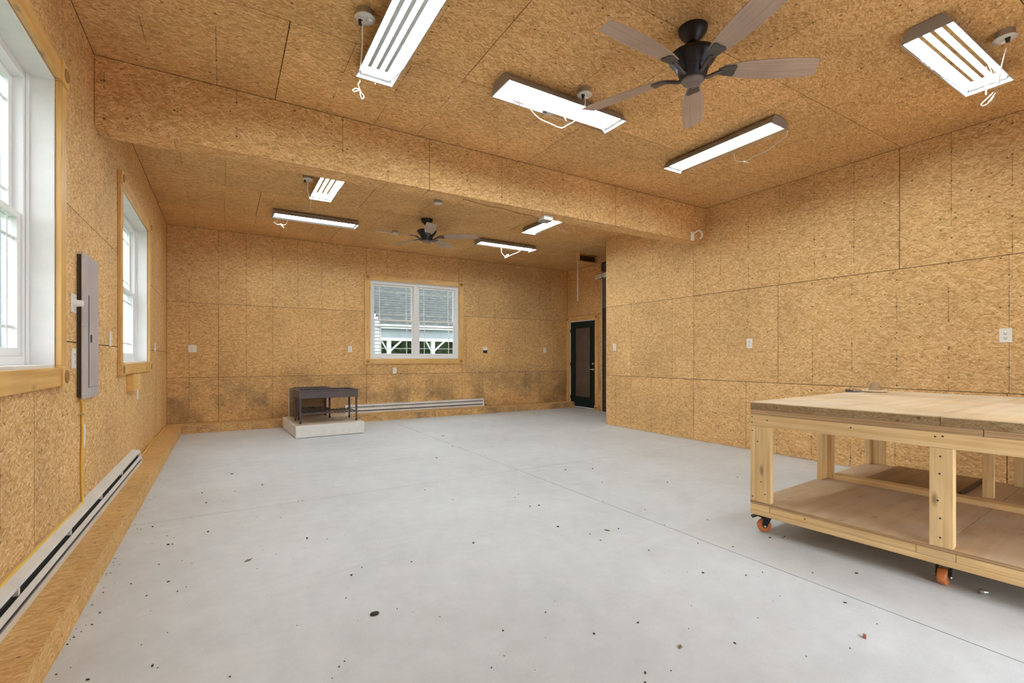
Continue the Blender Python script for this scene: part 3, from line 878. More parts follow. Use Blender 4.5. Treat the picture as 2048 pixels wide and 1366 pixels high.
# ---------------------------------------------------------------- ceiling fans
def fan():
    r = empty('ceiling_fan')
    MB().lathe([(0.092, 0.0), (0.092, -0.006), (0.086, -0.03), (0.062, -0.062), (0.040, -0.085), (0.038, -0.095), (0.002, -0.096)], 32).obj('canopy', M['black_metal'], r)
    MB().lathe([(0.019, -0.08), (0.019, -0.19)], 16).obj('downrod', M['black_metal'], r)
    MB().lathe([(0.02, -0.180), (0.10, -0.176), (0.150, -0.178), (0.152, -0.186), (0.142, -0.205), (0.116, -0.240), (0.096, -0.268), (0.094, -0.276), (0.088, -0.278), (0.088, -0.300), (0.080, -0.304), (0.078, -0.326), (0.002, -0.327)], 40).obj('motor_housing', M['black_metal'], r)
    MB().lathe([(0.060, -0.322), (0.068, -0.328), (0.069, -0.343), (0.060, -0.352), (0.030, -0.356), (0.028, -0.353), (0.002, -0.353)], 32).obj('switch_cap', M['hub_grey'], r)
    # blade along +x
    bl = MB()
    up = [(0.185, 0.036), (0.26, 0.058), (0.36, 0.073), (0.48, 0.081), (0.60, 0.081), (0.70, 0.076), (0.795, 0.062)]
    lo = [(0.765, -0.070), (0.68, -0.076), (0.58, -0.079), (0.46, -0.077), (0.34, -0.067), (0.25, -0.053), (0.185, -0.036)]
    bl.prism(up + lo, 'Z', -0.003, 0.003)
    ir = MB()
    ir.prism([(0.16, 0.020), (0.20, 0.036), (0.262, 0.044), (0.272, 0.030), (0.268, 0.0), (0.272, -0.030), (0.262, -0.044), (0.20, -0.036), (0.16, -0.020)], 'Z', -0.012, -0.0035)
    first = None
    for k in range(5):
        a = R(38 + 72 * k)
        mat = Matrix.Rotation(a, 4, 'Z') @ Matrix.Translation((0, 0, -0.272)) @ Matrix.Rotation(R(-13), 4, 'X')
        if first is None:
            b = bl.obj('blade', M['blade'], r, 0.0015); i = ir.obj('blade_iron', M['iron'], r, 0.002)
            arm = MB().tube([(0.07, 0, -0.312), (0.10, 0, -0.313), (0.14, 0.0, -0.295), (0.185, 0.0, -0.280)], 0.0125, 8)
            ar = arm.obj('iron_arm', M['iron'], r)
            first = (b, i, ar)
        else:
            b, i, ar = (x.copy() for x in first)
            for x in (b, i, ar):
                COL.objects.link(x); x.parent = r
        b.matrix_local = mat; i.matrix_local = mat
        ar.rotation_euler = (0, 0, a)
    return r
f1 = fan(); f1.location = (2.60, 2.03, ZC)
tag(f1, 'near five blade ceiling fan with black motor and taupe blades', 'ceiling fan', 'five blade ceiling fans')
f2 = dup(f1); f2.location = (2.675, 6.95, ZC)
tag(f2, 'far five blade ceiling fan beyond the beam', 'ceiling fan', 'five blade ceiling fans')

# ---------------------------------------------------------------- wall plates
def plate_obj(name, axis, pos, w, h, label, cat, kind='outlet', group=None):
    # local: x along wall, y into the wall, z up
    rz = {'Y': 0.0, 'XR': R(-90), 'XL': R(90)}[axis]
    o = empty(name, pos, rz, label, cat, group)
    pl = MB().box(-w / 2, w / 2, -0.007, 0.0, -h / 2, h / 2).obj('cover_plate', M['plate'], o, 0.003)
    if kind == 'outlet':
        for z in (0.021, -0.021):
            rc = MB().lathe([(0.0165, -0.006), (0.0165, -0.0095), (0.002, -0.0095)], 14, (0, 0, z), axis='Y').obj('receptacle', M['white_plastic'], pl)
            sl = MB()
            for x in (-0.007, 0.007):
                sl.box(x - 0.0016, x + 0.0016, -0.0102, -0.009, z, z + 0.009)
            sl.cyl((0, -0.0102, z - 0.008), (0, -0.009, z - 0.008), 0.003, n=8)
            sl.obj('slot', M['slot'], pl)
    elif kind == 'switch':
        MB().prism([(-0.007, -0.010), (-0.016, 0.008), (-0.007, 0.012)], 'X', -0.006, 0.006).obj('toggle', M['white_plastic'], o)
    elif kind == 'dimmer':
        MB().lathe([(0.025, -0.006), (0.025, -0.016), (0.020, -0.022), (0.019, -0.045), (0.016, -0.049), (0.002, -0.049)], 22, axis='Y').obj('knob', M['white_plastic'], o)
    return o
G1 = 'ivory outlets on the walls'
plate_obj('wall_outlet', 'Y', (-0.44, YB, 1.347), 0.115, 0.118, 'square outlet on the far wall near the left corner', 'outlet', 'outlet', G1)
plate_obj('wall_outlet', 'Y', (2.05, YB, 1.362), 0.075, 0.118, 'outlet on the far wall just left of the window', 'outlet', 'outlet', G1)
plate_obj('wall_outlet', 'Y', (2.915, YB, 0.94), 0.075, 0.118, 'outlet on the far wall below the window', 'outlet', 'outlet', G1)
plate_obj('wall_switch', 'Y', (6.57, YB, 1.38), 0.085, 0.122, 'ivory switch on the far wall near the green door', 'switch', 'switch')
plate_obj('wall_outlet', 'XR', (XR, 6.22, 1.382), 0.075, 0.118, 'outlet on the right wall close to the partition end', 'outlet', 'outlet', G1)
plate_obj('wall_outlet', 'XR', (XR, 3.708, 1.387), 0.078, 0.122, 'outlet on the right wall above the floor left of the workbench', 'outlet', 'outlet', G1)
plate_obj('wall_outlet', 'XR', (XR, 1.327, 1.396), 0.083, 0.124, 'outlet on the right wall above the workbench', 'outlet', 'outlet', G1)
plate_obj('dimmer_switch', 'XL', (XL, 3.83, 1.53), 0.11, 0.115, 'white dimmer plate with a round knob beside the grey panel', 'dimmer', 'dimmer')
plate_obj('wall_outlet', 'XL', (XL, 3.835, 1.195), 0.09, 0.12, 'outlet on the left wall between near window and grey panel', 'outlet', 'outlet', G1)
plate_obj('wall_switch', 'XL', (XL, 4.92, 1.352), 0.075, 0.118, 'ivory switch between the grey panel and the second window', 'switch', 'switch')
plate_obj('wall_switch', 'XL', (XL, 7.80, 1.335), 0.075, 0.118, 'ivory switch on the left wall beyond the second window', 'switch', 'switch')
th = empty('thermostat', (4.955, YB, 1.366), 0, 'small white thermostat with dark lower half right of the far window', 'thermostat')
MB().box(-0.05, 0.05, -0.022, 0, 0.0, 0.068).obj('body', M['white_plastic'], th, 0.004)
MB().box(-0.047, 0.047, -0.020, 0, -0.062, 0.0).obj('dark_cover', M['slot'], th, 0.004)

# ---------------------------------------------------------------- electrical panel, cables, wood block on the left wall
ep = empty('electrical_panel', (XL, 4.13, 1.40), R(90), 'tall grey electrical panel on the left wall between the windows', 'electrical panel')
bx('back_box', M['panel_dark'], ep, -0.205, 0.205, -0.024, 0.0, -0.445, 0.445)
MB().box(-0.222, 0.222, -0.030, -0.024, -0.460, 0.460).obj('cover', M['panel_grey'], ep, 0.002)
dd = MB().box(-0.062, 0.185, -0.036, -0.030, -0.39, 0.20).obj('panel_door', M['panel_grey'], ep, 0.002)
MB().box(-0.070, -0.062, -0.0315, -0.030, -0.395, 0.205).obj('door_gap', M['panel_dark'], ep)
MB().box(-0.052, -0.022, -0.041, -0.036, -0.10, -0.05).obj('latch', M['panel_dark'], dd, 0.001)
for x in (-0.20, 0.20):
    for z in (-0.43, 0.0, 0.43):
        MB().lathe([(0.008, -0.029), (0.007, -0.033), (0.001, -0.034)], 10, (x, 0, z), axis='Y').obj('screw', M['box_steel'], ep)
yc = MB().tube([(XL + 0.008, 3.975, 0.945), (XL + 0.010, 4.01, 0.90), (XL + 0.008, 4.012, 0.80), (XL + 0.008, 4.018, 0.70), (XL + 0.008, 4.002, 0.55), (XL + 0.008, 4.004, 0.42), (XL + 0.009, 4.012, 0.32), (XL + 0.012, 4.0, 0.288), (XL + 0.012, 3.9, 0.283), (XL + 0.012, 3.2, 0.283), (XL + 0.012, 2.3, 0.283)], 0.0075, 8).obj('yellow_cable', M['yellow'])
tag(yc, 'yellow cable dropping from the grey panel to the heater top', 'cable')
pts = [(XL + 0.014 + 0.006 * math.sin(k * 1.3), 6.10 + k * 0.36, KZ + 0.008) for k in range(9)]
y2 = MB().tube(pts, 0.008, 8).obj('yellow_cable', M['yellow'])
tag(y2, 'yellow cable lying on the ledge between heater end and back corner', 'cable')
for z in (0.84, 0.47):
    MB().box(XL, XL + 0.018, 3.998, 4.026, z - 0.004, z + 0.004).obj('staple', M['zinc'], yc)
wblk = MB().box(XL, XL + 0.055, 5.68, 6.09, 0.885, 1.036, wood=True).obj('wood_block', M['pine_varnish'], None, 0.003)
tag(wblk, 'pale wood block fixed under the second left window', 'wood block')
ws_ = MB().box(XL, XL + 0.006, 6.30, 6.36, 0.76, 0.89).obj('white_strip', M['white_dirty'])
tag(ws_, 'thin white strip on the wall below the second left window', 'strip')

# ---------------------------------------------------------------- baseboard heaters
def heater(name, loc, rz, length, label, h=0.148):
    # local x along, y=0 wall side, -y into the room, z from ledge top
    r = empty(name, loc, rz, label, 'baseboard heater', 'white baseboard heaters')
    L = length
    MB().box(0.01, L - 0.01, -0.006, 0, 0, h).obj('back_plate', M['heater'], r)
    MB().prism([(-0.004, h), (-0.004, h - 0.004), (-0.052, h - 0.022), (-0.055, h - 0.034), (-0.059, h - 0.034), (-0.056, h - 0.019)], 'X', 0.02, L - 0.02).obj('hood', M['heater'], r)
    MB().prism([(-0.066, h - 0.058), (-0.069, h - 0.058), (-0.074, 0.058), (-0.071, 0.058)], 'X', 0.02, L - 0.02).obj('front_cover', M['heater'], r)
    MB().prism([(-0.074, 0.040), (-0.077, 0.040), (-0.070, 0.0), (-0.004, 0.0), (-0.004, 0.003), (-0.067, 0.003)], 'X', 0.02, L - 0.02).obj('lower_lip', M['heater'], r)
    MB().box(0.03, L - 0.03, -0.045, -0.010, 0.025, 0.10).obj('heating_fins', M['heater_dark'], r)
    for x0, x1 in ((0, 0.03), (L - 0.03, L)):
        MB().prism([(0, h + 0.003), (-0.012, h + 0.003), (-0.060, h - 0.014), (-0.080, 0.045), (-0.074, 0.0), (0, 0.0)], 'X', x0, x1).obj('end_cap', M['heater'], r, 0.002)
    k = 0.55
    while k < L - 0.2:
        MB().box(k, k + 0.02, -0.062, -0.005, h - 0.060, h - 0.030).obj('bracket', M['heater'], r)
        k += 0.78
    return r
heater('baseboard_heater', (XL, 0.6, KZ), R(90), 5.42, 'long white baseboard heater on the ledge along the left wall')
heater('baseboard_heater', (1.95, YB, KZ), 0.0, 2.945, 'white baseboard heater on the ledge under the far window', h=0.165)

# ---------------------------------------------------------------- platform and wicker planter tables
pr = R(2.2)
pf = empty('low_platform', (0.909, 7.66, 0), pr, 'low white platform box with a pale wood top against the far wall', 'platform')
pw, pd, ph = 1.005, 1.33, 0.187
MB().box(0, pw, 0, 0.018, 0.008, ph).obj('front_board', M['white_dirty'], pf, 0.002)
MB().box(0, 0.018, 0.018, pd, 0.008, ph).obj('side_board', M['white_dirty'], pf, 0.002)
MB().box(pw - 0.018, pw, 0.018, pd, 0.008, ph).obj('side_board', M['white_dirty'], pf, 0.002)
MB().box(0.02, pw - 0.02, 0.02, pd, 0.0, 0.02).obj('base_frame', M['panel_dark'], pf)
for i in range(3):
    for j in range(3):
        cw, cd = (pw - 0.036) / 3, (pd - 0.018) / 3
        MB().box(0.018 + i * cw + .001, 0.018 + (i + 1) * cw - .001, 0.018 + j * cd + .001, 0.018 + (j + 1) * cd - .001, ph - 0.02, ph, wood=True).obj('top_tile', M['ply_tile'], pf)

def planter(loc, rz, w, d, label):
    r = empty('planter_table', loc, rz, label, 'planter table', 'dark wicker planter tables')
    h0, h1, t = 0.385, 0.505, 0.028
    o = MB()
    o.box(0, w, 0, t, h0, h1 - .006); o.box(0, w, d - t, d, h0, h1 - .006); o.box(0, t, t, d - t, h0, h1 - .006); o.box(w - t, w, t, d - t, h0, h1 - .006)
    o.obj('trough_wall', M['wicker'], r, 0.005)
    o = MB(); e = 0.012
    o.box(-e, w + e, -e, t + .012, h1 - .008, h1 + .006); o.box(-e, w + e, d - t - .012, d + e, h1 - .008, h1 + .006); o.box(-e, t + .012, t + .012, d - t - .012, h1 - .008, h1 + .006); o.box(w - t - .012, w + e, t + .012, d - t - .012, h1 - .008, h1 + .006)
    o.obj('rim', M['wicker'], r, 0.004)
    MB().box(t, w - t, t, d - t, h1 - 0.06, h1 - 0.045).obj('tray_floor', M['panel_dark'], r)
    for x in (0.022, w - 0.022):
        for y in (0.022, d - 0.022):
            lg = MB().cyl((x, y, 0.03), (x, y, h0 + 0.02), 0.013, 0.019, 12).obj('leg', M['wicker'], r)
            MB().lathe([(0.015, 0.0), (0.017, 0.006), (0.014, 0.032)], 12, (x, y, 0)).obj('foot', M['slot'], lg)
    zz = 0.15
    for y in (0.03, d - 0.03):
        MB().box(0.02, w - 0.02, y - 0.010, y + 0.010, zz - 0.012, zz + 0.006).obj('shelf_rail', M['wicker'], r)
    n = int(w / 0.062)
    for k in range(n):
        x = 0.05 + k * (w - 0.1) / (n - 1)
        MB().box(x - 0.014, x + 0.014, 0.02, d - 0.02, zz + 0.006, zz + 0.014).obj('slat', M['wicker'], r)
    return r
planter((0.975, 7.862, ph), R(1.5), 0.885, 0.50, 'front dark wicker planter table on the white platform')
planter((1.02, 8.455, ph), 0.0, 0.53, 0.42, 'smaller dark wicker planter table behind the front one')
bd = empty('leaning_board', (0.955, 8.945, ph), 0, 'tan board with pale edges standing behind the planter tables', 'board')
MB().box(0.0, 0.60, 0.0, 0.014, 0.0, 0.495, wood=True).obj('board_face', M['ply_brown'], bd)
for x in (-0.014, 0.60):
    MB().box(x, x + 0.014, -0.03, 0.014, 0.0, 0.498, wood=True).obj('edge_strip', M['ply_tile'], bd)

# ---------------------------------------------------------------- workbench
AL = R(3.48)
wbn = empty('workbench', (3.105, 1.954, 0), AL, 'large rolling wooden workbench with a lower shelf along the right wall', 'workbench')
BL, BW = 2.16, 2.06      # length toward the viewpoint (-y), width (+x)
def wbx(name, m, x0, x1, y0, y1, z0, z1, bevel=0.002, wood=True, parent=None):
    return MB().box(x0, x1, y0, y1, z0, z1, wood=wood).obj(name, m, parent or wbn, bevel)
for a, b in ((-1.0, 0.0), (-BL, -1.0)):
    wbx('top_sheet', M['ply_top'], 0, BW, a + .0012, b - .0012, 0.892, 0.898, 0)
    wbx('top_board', M['osb_edge'], 0, BW, a + .0012, b - .0012, 0.848, 0.892, 0, False)
for a, b in ((-1.16, 0.0), (-BL, -1.163)):
    wbx('plywood_layer', M['ply_edge'], 0.001, BW - .001, a, b, 0.814, 0.8475, 0.001)
# upper rails
wbx('front_rail', M['pine'], 0, 0.038, -BL, 0, 0.734, 0.813)
wbx('back_rail', M['pine'], BW - 0.038, BW, -BL, 0, 0.734, 0.813)
wbx('end_rail', M['pine'], 0.04, BW - 0.04, -0.038, 0, 0.734, 0.813)
wbx('centre_rail', M['pine'], 1.05, 1.088, -BL, -0.04, 0.734, 0.813)
# legs (each of two boards)
zb, zt = 0.2215, 0.733
for x0, s_ in ((0.0, 1), (BW, -1)):
    for y in (-0.038, -1.0 + 0.044):
        if y == -0.038:
            a, b = sorted((x0, x0 + s_ * 0.089)); l = wbx('leg', M['pine'], a, b, -0.037, 0, zb, zt)
            a, b = sorted((x0, x0 + s_ * 0.038)); wbx('leg_board', M['pine'], a, b, -0.137, -0.038, zb, zt, parent=l)
        else:
            a, b = sorted((x0, x0 + s_ * 0.040)); l = wbx('leg', M['pine'], a, b, -1.050, -0.956, zb, zt)
            a, b = sorted((x0 + s_ * 0.041, x0 + s_ * 0.079)); wbx('leg_board', M['pine'], a, b, -1.045, -0.960, zb, zt, parent=l)
    a, b = sorted((x0, x0 + s_ * 0.038)); wbx('leg', M['pine'], a, b, -BL + 0.002, -BL + 0.096, zb, zt)
l = wbx('leg', M['pine'], 1.005, 1.10, -0.037, 0, zb, zt)
wbx('leg_board', M['pine'], 1.20, 1.238, -0.037, 0.0, zb, zt, parent=l)
wbx('leg_board', M['pine'], 1.10, 1.138, -0.075, -0.0, zb, zt, parent=l)
wbx('leg', M['pine'], 1.21, 1.25, -0.985, -0.93, 0.262, zt)
wbx('shelf_stretcher', M['pine'], 1.10, 1.19, -BL, -0.078, zb, 0.26)
wbx('leg', M['pine'], 1.98, 2.02, -1.22, -1.08, zb, zt)
wbx('shelf_edge', M['ply_edge'], -0.001, 0.001, -BL, -0.0005, 0.2035, 0.2205, 0)
# shelf
for a, b in ((-1.0, 0.0), (-BL, -1.0)):
    wbx('shelf_panel', M['ply_shelf'], 0.001, BW - .001, a + .0012, b - .0012, 0.203, 0.221, 0)
for a, b in ((-0.131, 0.0), (-0.90, -0.132), (-1.06, -0.901), (-BL, -1.061)):
    wbx('shelf_rail', M['pine'], 0, 0.038, a + .0006, b - .0006, 0.1615, 0.202)
wbx('base_rail', M['pine'], 0, 0.089, -BL, 0, 0.129, 0.1608)
wbx('base_rail', M['pine'], BW - 0.089, BW, -BL, 0, 0.129, 0.1608)
wbx('base_rail', M['pine'], 0.09, BW - 0.09, -0.089, 0, 0.129, 0.1608)
wbx('end_rail', M['pine'], 0.04, BW, -0.038, 0, 0.1615, 0.202)
# screw holes, black
sh = MB()
for (y, z) in ((-0.012, 0.795), (-0.012, 0.757), (-0.115, 0.78), (-0.98, 0.79), (-1.01, 0.795), (-0.014, 0.70), (-0.05, 0.63), (-0.075, 0.36), (-0.10, 0.28), (-0.016, 0.25), (-1.0, 0.69), (-0.998, 0.60), (-0.99, 0.46), (-1.0, 0.37), (-1.0, 0.27), (-0.60, 0.79), (-0.35, 0.185)):
    sh.cyl((0.002, y, z), (-0.0008, y, z), 0.0048, n=8)
tag(sh.obj('screw_holes', M['slot'], wbn), kind='stuff')

def caster(y, x, ang, brake):
    c = empty('caster', (x, y, 0), R(ang) - AL, parent=wbn)
    # local: axle along +x (hub side), rolls along y
    tw = 0.020
    wh = MB().lathe([(0.030, -tw), (0.040, -tw), (0.044, -tw * .55), (0.044, tw * .55), (0.040, tw), (0.030, tw)], 28, (0, 0, 0.044), axis='X')
    wh.obj('wheel', M['orange'], c)
    MB().lathe([(0.030, -tw + .003), (0.030, tw - .003)], 20, (0, 0, 0.044), axis='X').obj('hub', M['caster_steel'], c)
    MB().lathe([(0.008, -0.034), (0.008, 0.034), (0.002, 0.036)], 12, (0, 0, 0.044), axis='X').obj('axle', M['zinc'], c)
    fk = MB()
    for s_ in (-1, 1):
        fk.prism([(-0.010, 0.034), (0.010, 0.034), (0.020, 0.060), (0.045, 0.112), (-0.005, 0.112), (-0.016, 0.055)], 'X', s_ * 0.028 - 0.0025, s_ * 0.028 + 0.0025)
    fk.box(-0.031, 0.031, -0.006, 0.046, 0.108, 0.115)
    fk.obj('fork', M['caster_steel'], c)
    MB().cyl((0, 0.02, 0.114), (0, 0.02, 0.124), 0.028, n=18).obj('swivel', M['caster_steel'], c)
    MB().box(-0.042, 0.042, -0.030, 0.070, 0.123, 0.129).obj('mount_plate', M['caster_steel'], c)
    if brake:
        MB().prism([(-0.010, 0.098), (-0.045, 0.108), (-0.078, 0.094), (-0.080, 0.101), (-0.045, 0.117), (-0.008, 0.106)], 'X', -0.022, 0.022).obj('brake_pedal', M['caster_steel'], c)
for (y, x, a, bk) in ((-0.050, 0.085, 225, True), (-0.99, 0.098, -85, False), (-0.06, 1.96, 200, True), (-0.99, 1.96, 170, False), (-2.08, 0.098, -60, False), (-2.08, 1.96, 30, False)):
    caster(y, x, a, bk)

# things on the bench
def bench_pt(x, y, z):
    return (3.105 + x * math.cos(AL) - y * math.sin(AL), 1.954 + x * math.sin(AL) + y * math.cos(AL), z)
sb = empty('brown_board', bench_pt(1.30, -0.24, 0.222), AL, 'dark brown plywood offcut lying on the workbench shelf', 'board')
MB().box(0.0, 0.70, -0.55, 0.0, 0.0, 0.018, wood=True).obj('board_face', M['ply_brown'], sb, 0.001)
MB().box(0.0, 0.70, -0.568, -0.55, 0.0, 0.03, wood=True).obj('edge_shadow_strip', M['brown_plank'], sb, 0.001)  # dark strip standing in for the shadow along the board's edge
st = MB().box(-0.012, 0.012, -0.2, 0.2, 0, 0.012, wood=True).obj('wood_strip', M['ply_tile'], None, 0.001, bench_pt(1.62, -1.30, 0.226), (R(12), 0, AL + R(8)))
st.location.z = 0.222 + 0.2 * math.sin(R(12)) + 0.001
tag(st, 'pale wood strip leaning on the bench shelf at the picture edge', 'wood strip')
# leather scrap folded like a little cap
gl = empty('folded_leather_scrap', bench_pt(1.79, -0.135, 0.8985), R(20), 'tan folded leather scrap on the far edge of the workbench', 'leather scrap')
o = MB()
rings = []
for z, rx, ry in ((0.0, .062, .040), (0.010, .066, .043), (0.022, .058, .036), (0.030, .046, .030), (0.055, .044, .027), (0.066, .036, .020), (0.070, .018, .008)):
    rings.append([Vector((rx * math.cos(2 * PI * k / 18) * (1 + .08 * math.sin(3 * k)), ry * math.sin(2 * PI * k / 18), z + .006 * math.sin(k * 1.1) * (z > .02))) for k in range(18)])
o.ring(rings)
o.obj('crown', M['suede'], gl)
MB().lathe([(0.060, 0.002), (0.074, 0.006), (0.072, 0.014), (0.058, 0.014)], 18).obj('rolled_edge', M['suede_light'], gl)
gl.scale = (1.25, 1.25, 1.2)
ob = empty('wood_offcut', bench_pt(1.66, -0.045, 0.8985), R(-20), 'small grey brown offcut on the workbench edge left of the leather scrap', 'offcut')
MB().box(-0.045, 0.045, -0.012, 0.012, 0.0, 0.006).obj('dark_base', M['slot'], ob)
MB().prism([(-0.048, 0.0062), (0.05, 0.0062), (0.04, 0.020), (-0.01, 0.027), (-0.046, 0.018)], 'Y', -0.014, 0.014).obj('upper_piece', M['grey_wood'], ob)
o2 = MB().box(-0.022, 0.022, -0.012, 0.012, 0, 0.020).box(-0.030, -0.022, -0.012, 0.012, 0, 0.026).obj('metal_clip', M['iron'], None, 0.001, bench_pt(1.60, -0.012, 0.8985), (0, 0, R(-25)))
tag(o2, 'tiny dark metal clip at the far left edge of the workbench', 'clip')

# ---------------------------------------------------------------- things lying on the floor
nut = empty('metal_sleeve', (3.288, 0.836, 0.0), R(-60), 'short white metal sleeve on the floor in front of the workbench', 'sleeve')
MB().lathe([(0.007, 0.0), (0.013, 0.0), (0.013, 0.03), (0.007, 0.03), (0.007, 0.0)], 18, (0, 0, 0.013), axis='X', ends=False).obj('ring', M['zinc'], nut)
cap = MB().lathe([(0.020, 0.0), (0.022, 0.004), (0.018, 0.009), (0.002, 0.011)], 14).obj('dark_cap', M['debris'], None, 0, (0.602, 2.234, 0.0))
cap.scale = (1.0, 0.7, 1.0)
tag(cap, 'dark round cap lying alone on the near floor', 'cap')
pk = MB().box(-0.012, 0.012, -0.006, 0.006, 0, 0.012).box(-0.010, 0.002, -0.004, 0.004, 0.012, 0.016).obj('plastic_scrap', M['pink'], None, 0.001, (2.35, 0.961, 0), (0, 0, R(20)))
tag(pk, 'faded red plastic scrap on the floor at lower right', 'scrap')
def leaf_obj(x, y, s_, rz, label):
    o = MB()
    pts = [(-1, 0), (-.5, .35), (-.2, .2), (.1, .5), (.3, .2), (1, .1), (.4, -.15), (.2, -.5), (-.2, -.25), (-.6, -.3)]
    o.prism([(a * s_, b * s_) for a, b in pts], 'Z', 0.0, 0.004)
    q = o.obj('dry_leaf', M['leaf'], None, 0, (x, y, 0.0005), (0, 0, rz))
    tag(q, label, 'leaf')
leaf_obj(1.618, 1.326, 0.016, 0.4, 'crumpled dry leaf on the near floor right of the middle')
leaf_obj(2.276, 2.483, 0.022, 2.0, 'brown oval leaf on the floor left of the workbench')
leaf_obj(0.124, 3.215, 0.026, 0.6, 'dark crumpled leaf on the floor nearest the left ledge')
leaf_obj(1.382, 2.764, 0.018, 1.0, 'faint brown leaf in the middle of the floor')
DEB = [(1.375, 1.582, 0.0065), (1.602, 1.545, 0.0068), (2.599, 1.146, 0.0073), (1.331, 1.248, 0.0046), (2.364, 2.463, 0.0088), (0.521, 2.461, 0.005), (0.707, 2.227, 0.0048), (0.675, 2.771, 0.0072), (0.601, 2.7, 0.0096), (0.471, 3.405, 0.0133), (0.583, 3.327, 0.005), (0.942, 2.695, 0.0059), (2.025, 2.715, 0.0106), (2.131, 2.494, 0.0051), (1.946, 2.574, 0.0034), (2.115, 2.37, 0.0066), (2.263, 2.09, 0.0062), (2.619, 2.005, 0.0065), (2.761, 1.853, 0.0063), (2.284, 1.716, 0.007), (2.46, 1.573, 0.0069), (2.22, 1.769, 0.0042), (1.933, 1.517, 0.0036), (1.758, 1.395, 0.0044), (1.465, 1.243, 0.0038), (1.371, 1.286, 0.0067), (1.835, 1.223, 0.0063), (2.106, 1.288, 0.0035), (2.395, 1.349, 0.0038), (2.806, 1.4, 0.0042), (3.009, 1.27, 0.0083), (2.517, 0.981, 0.0034), (2.21, 0.956, 0.0041), (2.001, 1.021, 0.003), (0.382, 1.926, 0.0049), (0.407, 1.95, 0.004), (0.346, 1.871, 0.0037), (0.28, 2.322, 0.0034), (0.885, 1.614, 0.0048), (0.964, 1.653, 0.003), (1.048, 1.807, 0.0055), (1.295, 1.834, 0.0047), (1.392, 1.894, 0.0037), (0.855, 2.055, 0.0035), (-0.094, 3.885, 0.0086), (-0.307, 3.749, 0.0096), (-0.283, 3.744, 0.008), (-0.422, 3.204, 0.0053), (-0.254, 3.129, 0.008), (-0.17, 3.013, 0.0039), (-0.16, 3.339, 0.0044), (-0.434, 4.204, 0.0089), (-0.328, 3.941, 0.005), (-0.204, 2.978, 0.0064), (-0.323, 3.422, 0.0044), (-0.334, 3.002, 0.0063), (-0.238, 2.308, 0.0078), (0.019, 2.078, 0.0047), (-0.435, 2.333, 0.0074), (-0.507, 2.803, 0.0067), (-0.499, 2.916, 0.0059), (0.07, 5.696, 0.0129), (0.31, 5.054, 0.0094), (0.084, 4.937, 0.0067), (-0.127, 4.67, 0.0083), (-0.167, 5.033, 0.0089), (0.532, 4.319, 0.0063), (0.562, 4.316, 0.0063), (1.56, 4.099, 0.0068), (3.4, 3.937, 0.0162), (3.122, 4.052, 0.0107), (3.11, 3.464, 0.0072), (2.715, 3.012, 0.0063), (2.111, 3.206, 0.0081), (2.188, 3.19, 0.0102), (2.21, 3.54, 0.0066), (2.137, 3.479, 0.0064), (1.649, 3.691, 0.0063), (2.175, 5.337, 0.012), (2.872, 6.785, 0.0192), (2.726, 5.138, 0.0092), (2.642, 5.916, 0.0101), (3.209, 1.778, 0.0067), (3.18, 1.775, 0.005), (3.109, 1.818, 0.0083), (3.507, 1.889, 0.0054), (3.059, 2.259, 0.0055), (4.401, 2.905, 0.0075), (3.649, 3.138, 0.0096), (2.838, 2.663, 0.0059), (2.706, 2.35, 0.0054), (2.574, 1.548, 0.0056)]
rnd = random.Random(3)
for k in range(70):
    DEB.append((rnd.uniform(-0.53, 0.5), rnd.uniform(2.1, 8.0), rnd.uniform(0.0015, 0.004)))
for k in range(50):
    DEB.append((rnd.uniform(-0.4, 3.0), rnd.uniform(1.2, 5.0), rnd.uniform(0.001, 0.003)))
for k in range(60):
    DEB.append((KX + abs(rnd.gauss(0, 0.03)) + 0.004, rnd.uniform(1.5, 8.0), rnd.uniform(0.002, 0.005)))
o = MB()
for x, y, s_ in DEB:
    a = rnd.uniform(0, PI); e = rnd.uniform(0.35, 0.8)
    pts = []
    for k in range(6):
        t = k * PI / 3; q = s_ * rnd.uniform(0.7, 1.1)
        u, v = q * math.cos(t), q * e * math.sin(t)
        pts.append((x + u * math.cos(a) - v * math.sin(a), y + u * math.sin(a) + v * math.cos(a)))
    o.prism(pts, 'Z', 0.0002, 0.0002 + min(0.006, s_ * 0.6))
db = o.obj('floor_debris', M['debris'])
tag(db, 'scattered specks of dark grit and chips on the concrete floor', 'debris', None, 'stuff')

# ---------------------------------------------------------------- outside
gr = MB().box(-30, 40, 9.6, 60, -0.5, -0.25).box(-30, -1.2, -20, 9.6, -0.5, -0.25).obj('ground', M['lawn'])
tag(gr, 'grass outside the windows', kind='structure')
dw = MB().box(-1.2, 12, -20, YN - 0.15, -0.3, -0.04).obj('driveway', M['concrete'])
tag(dw, 'concrete driveway outside the open doorway', kind='structure')
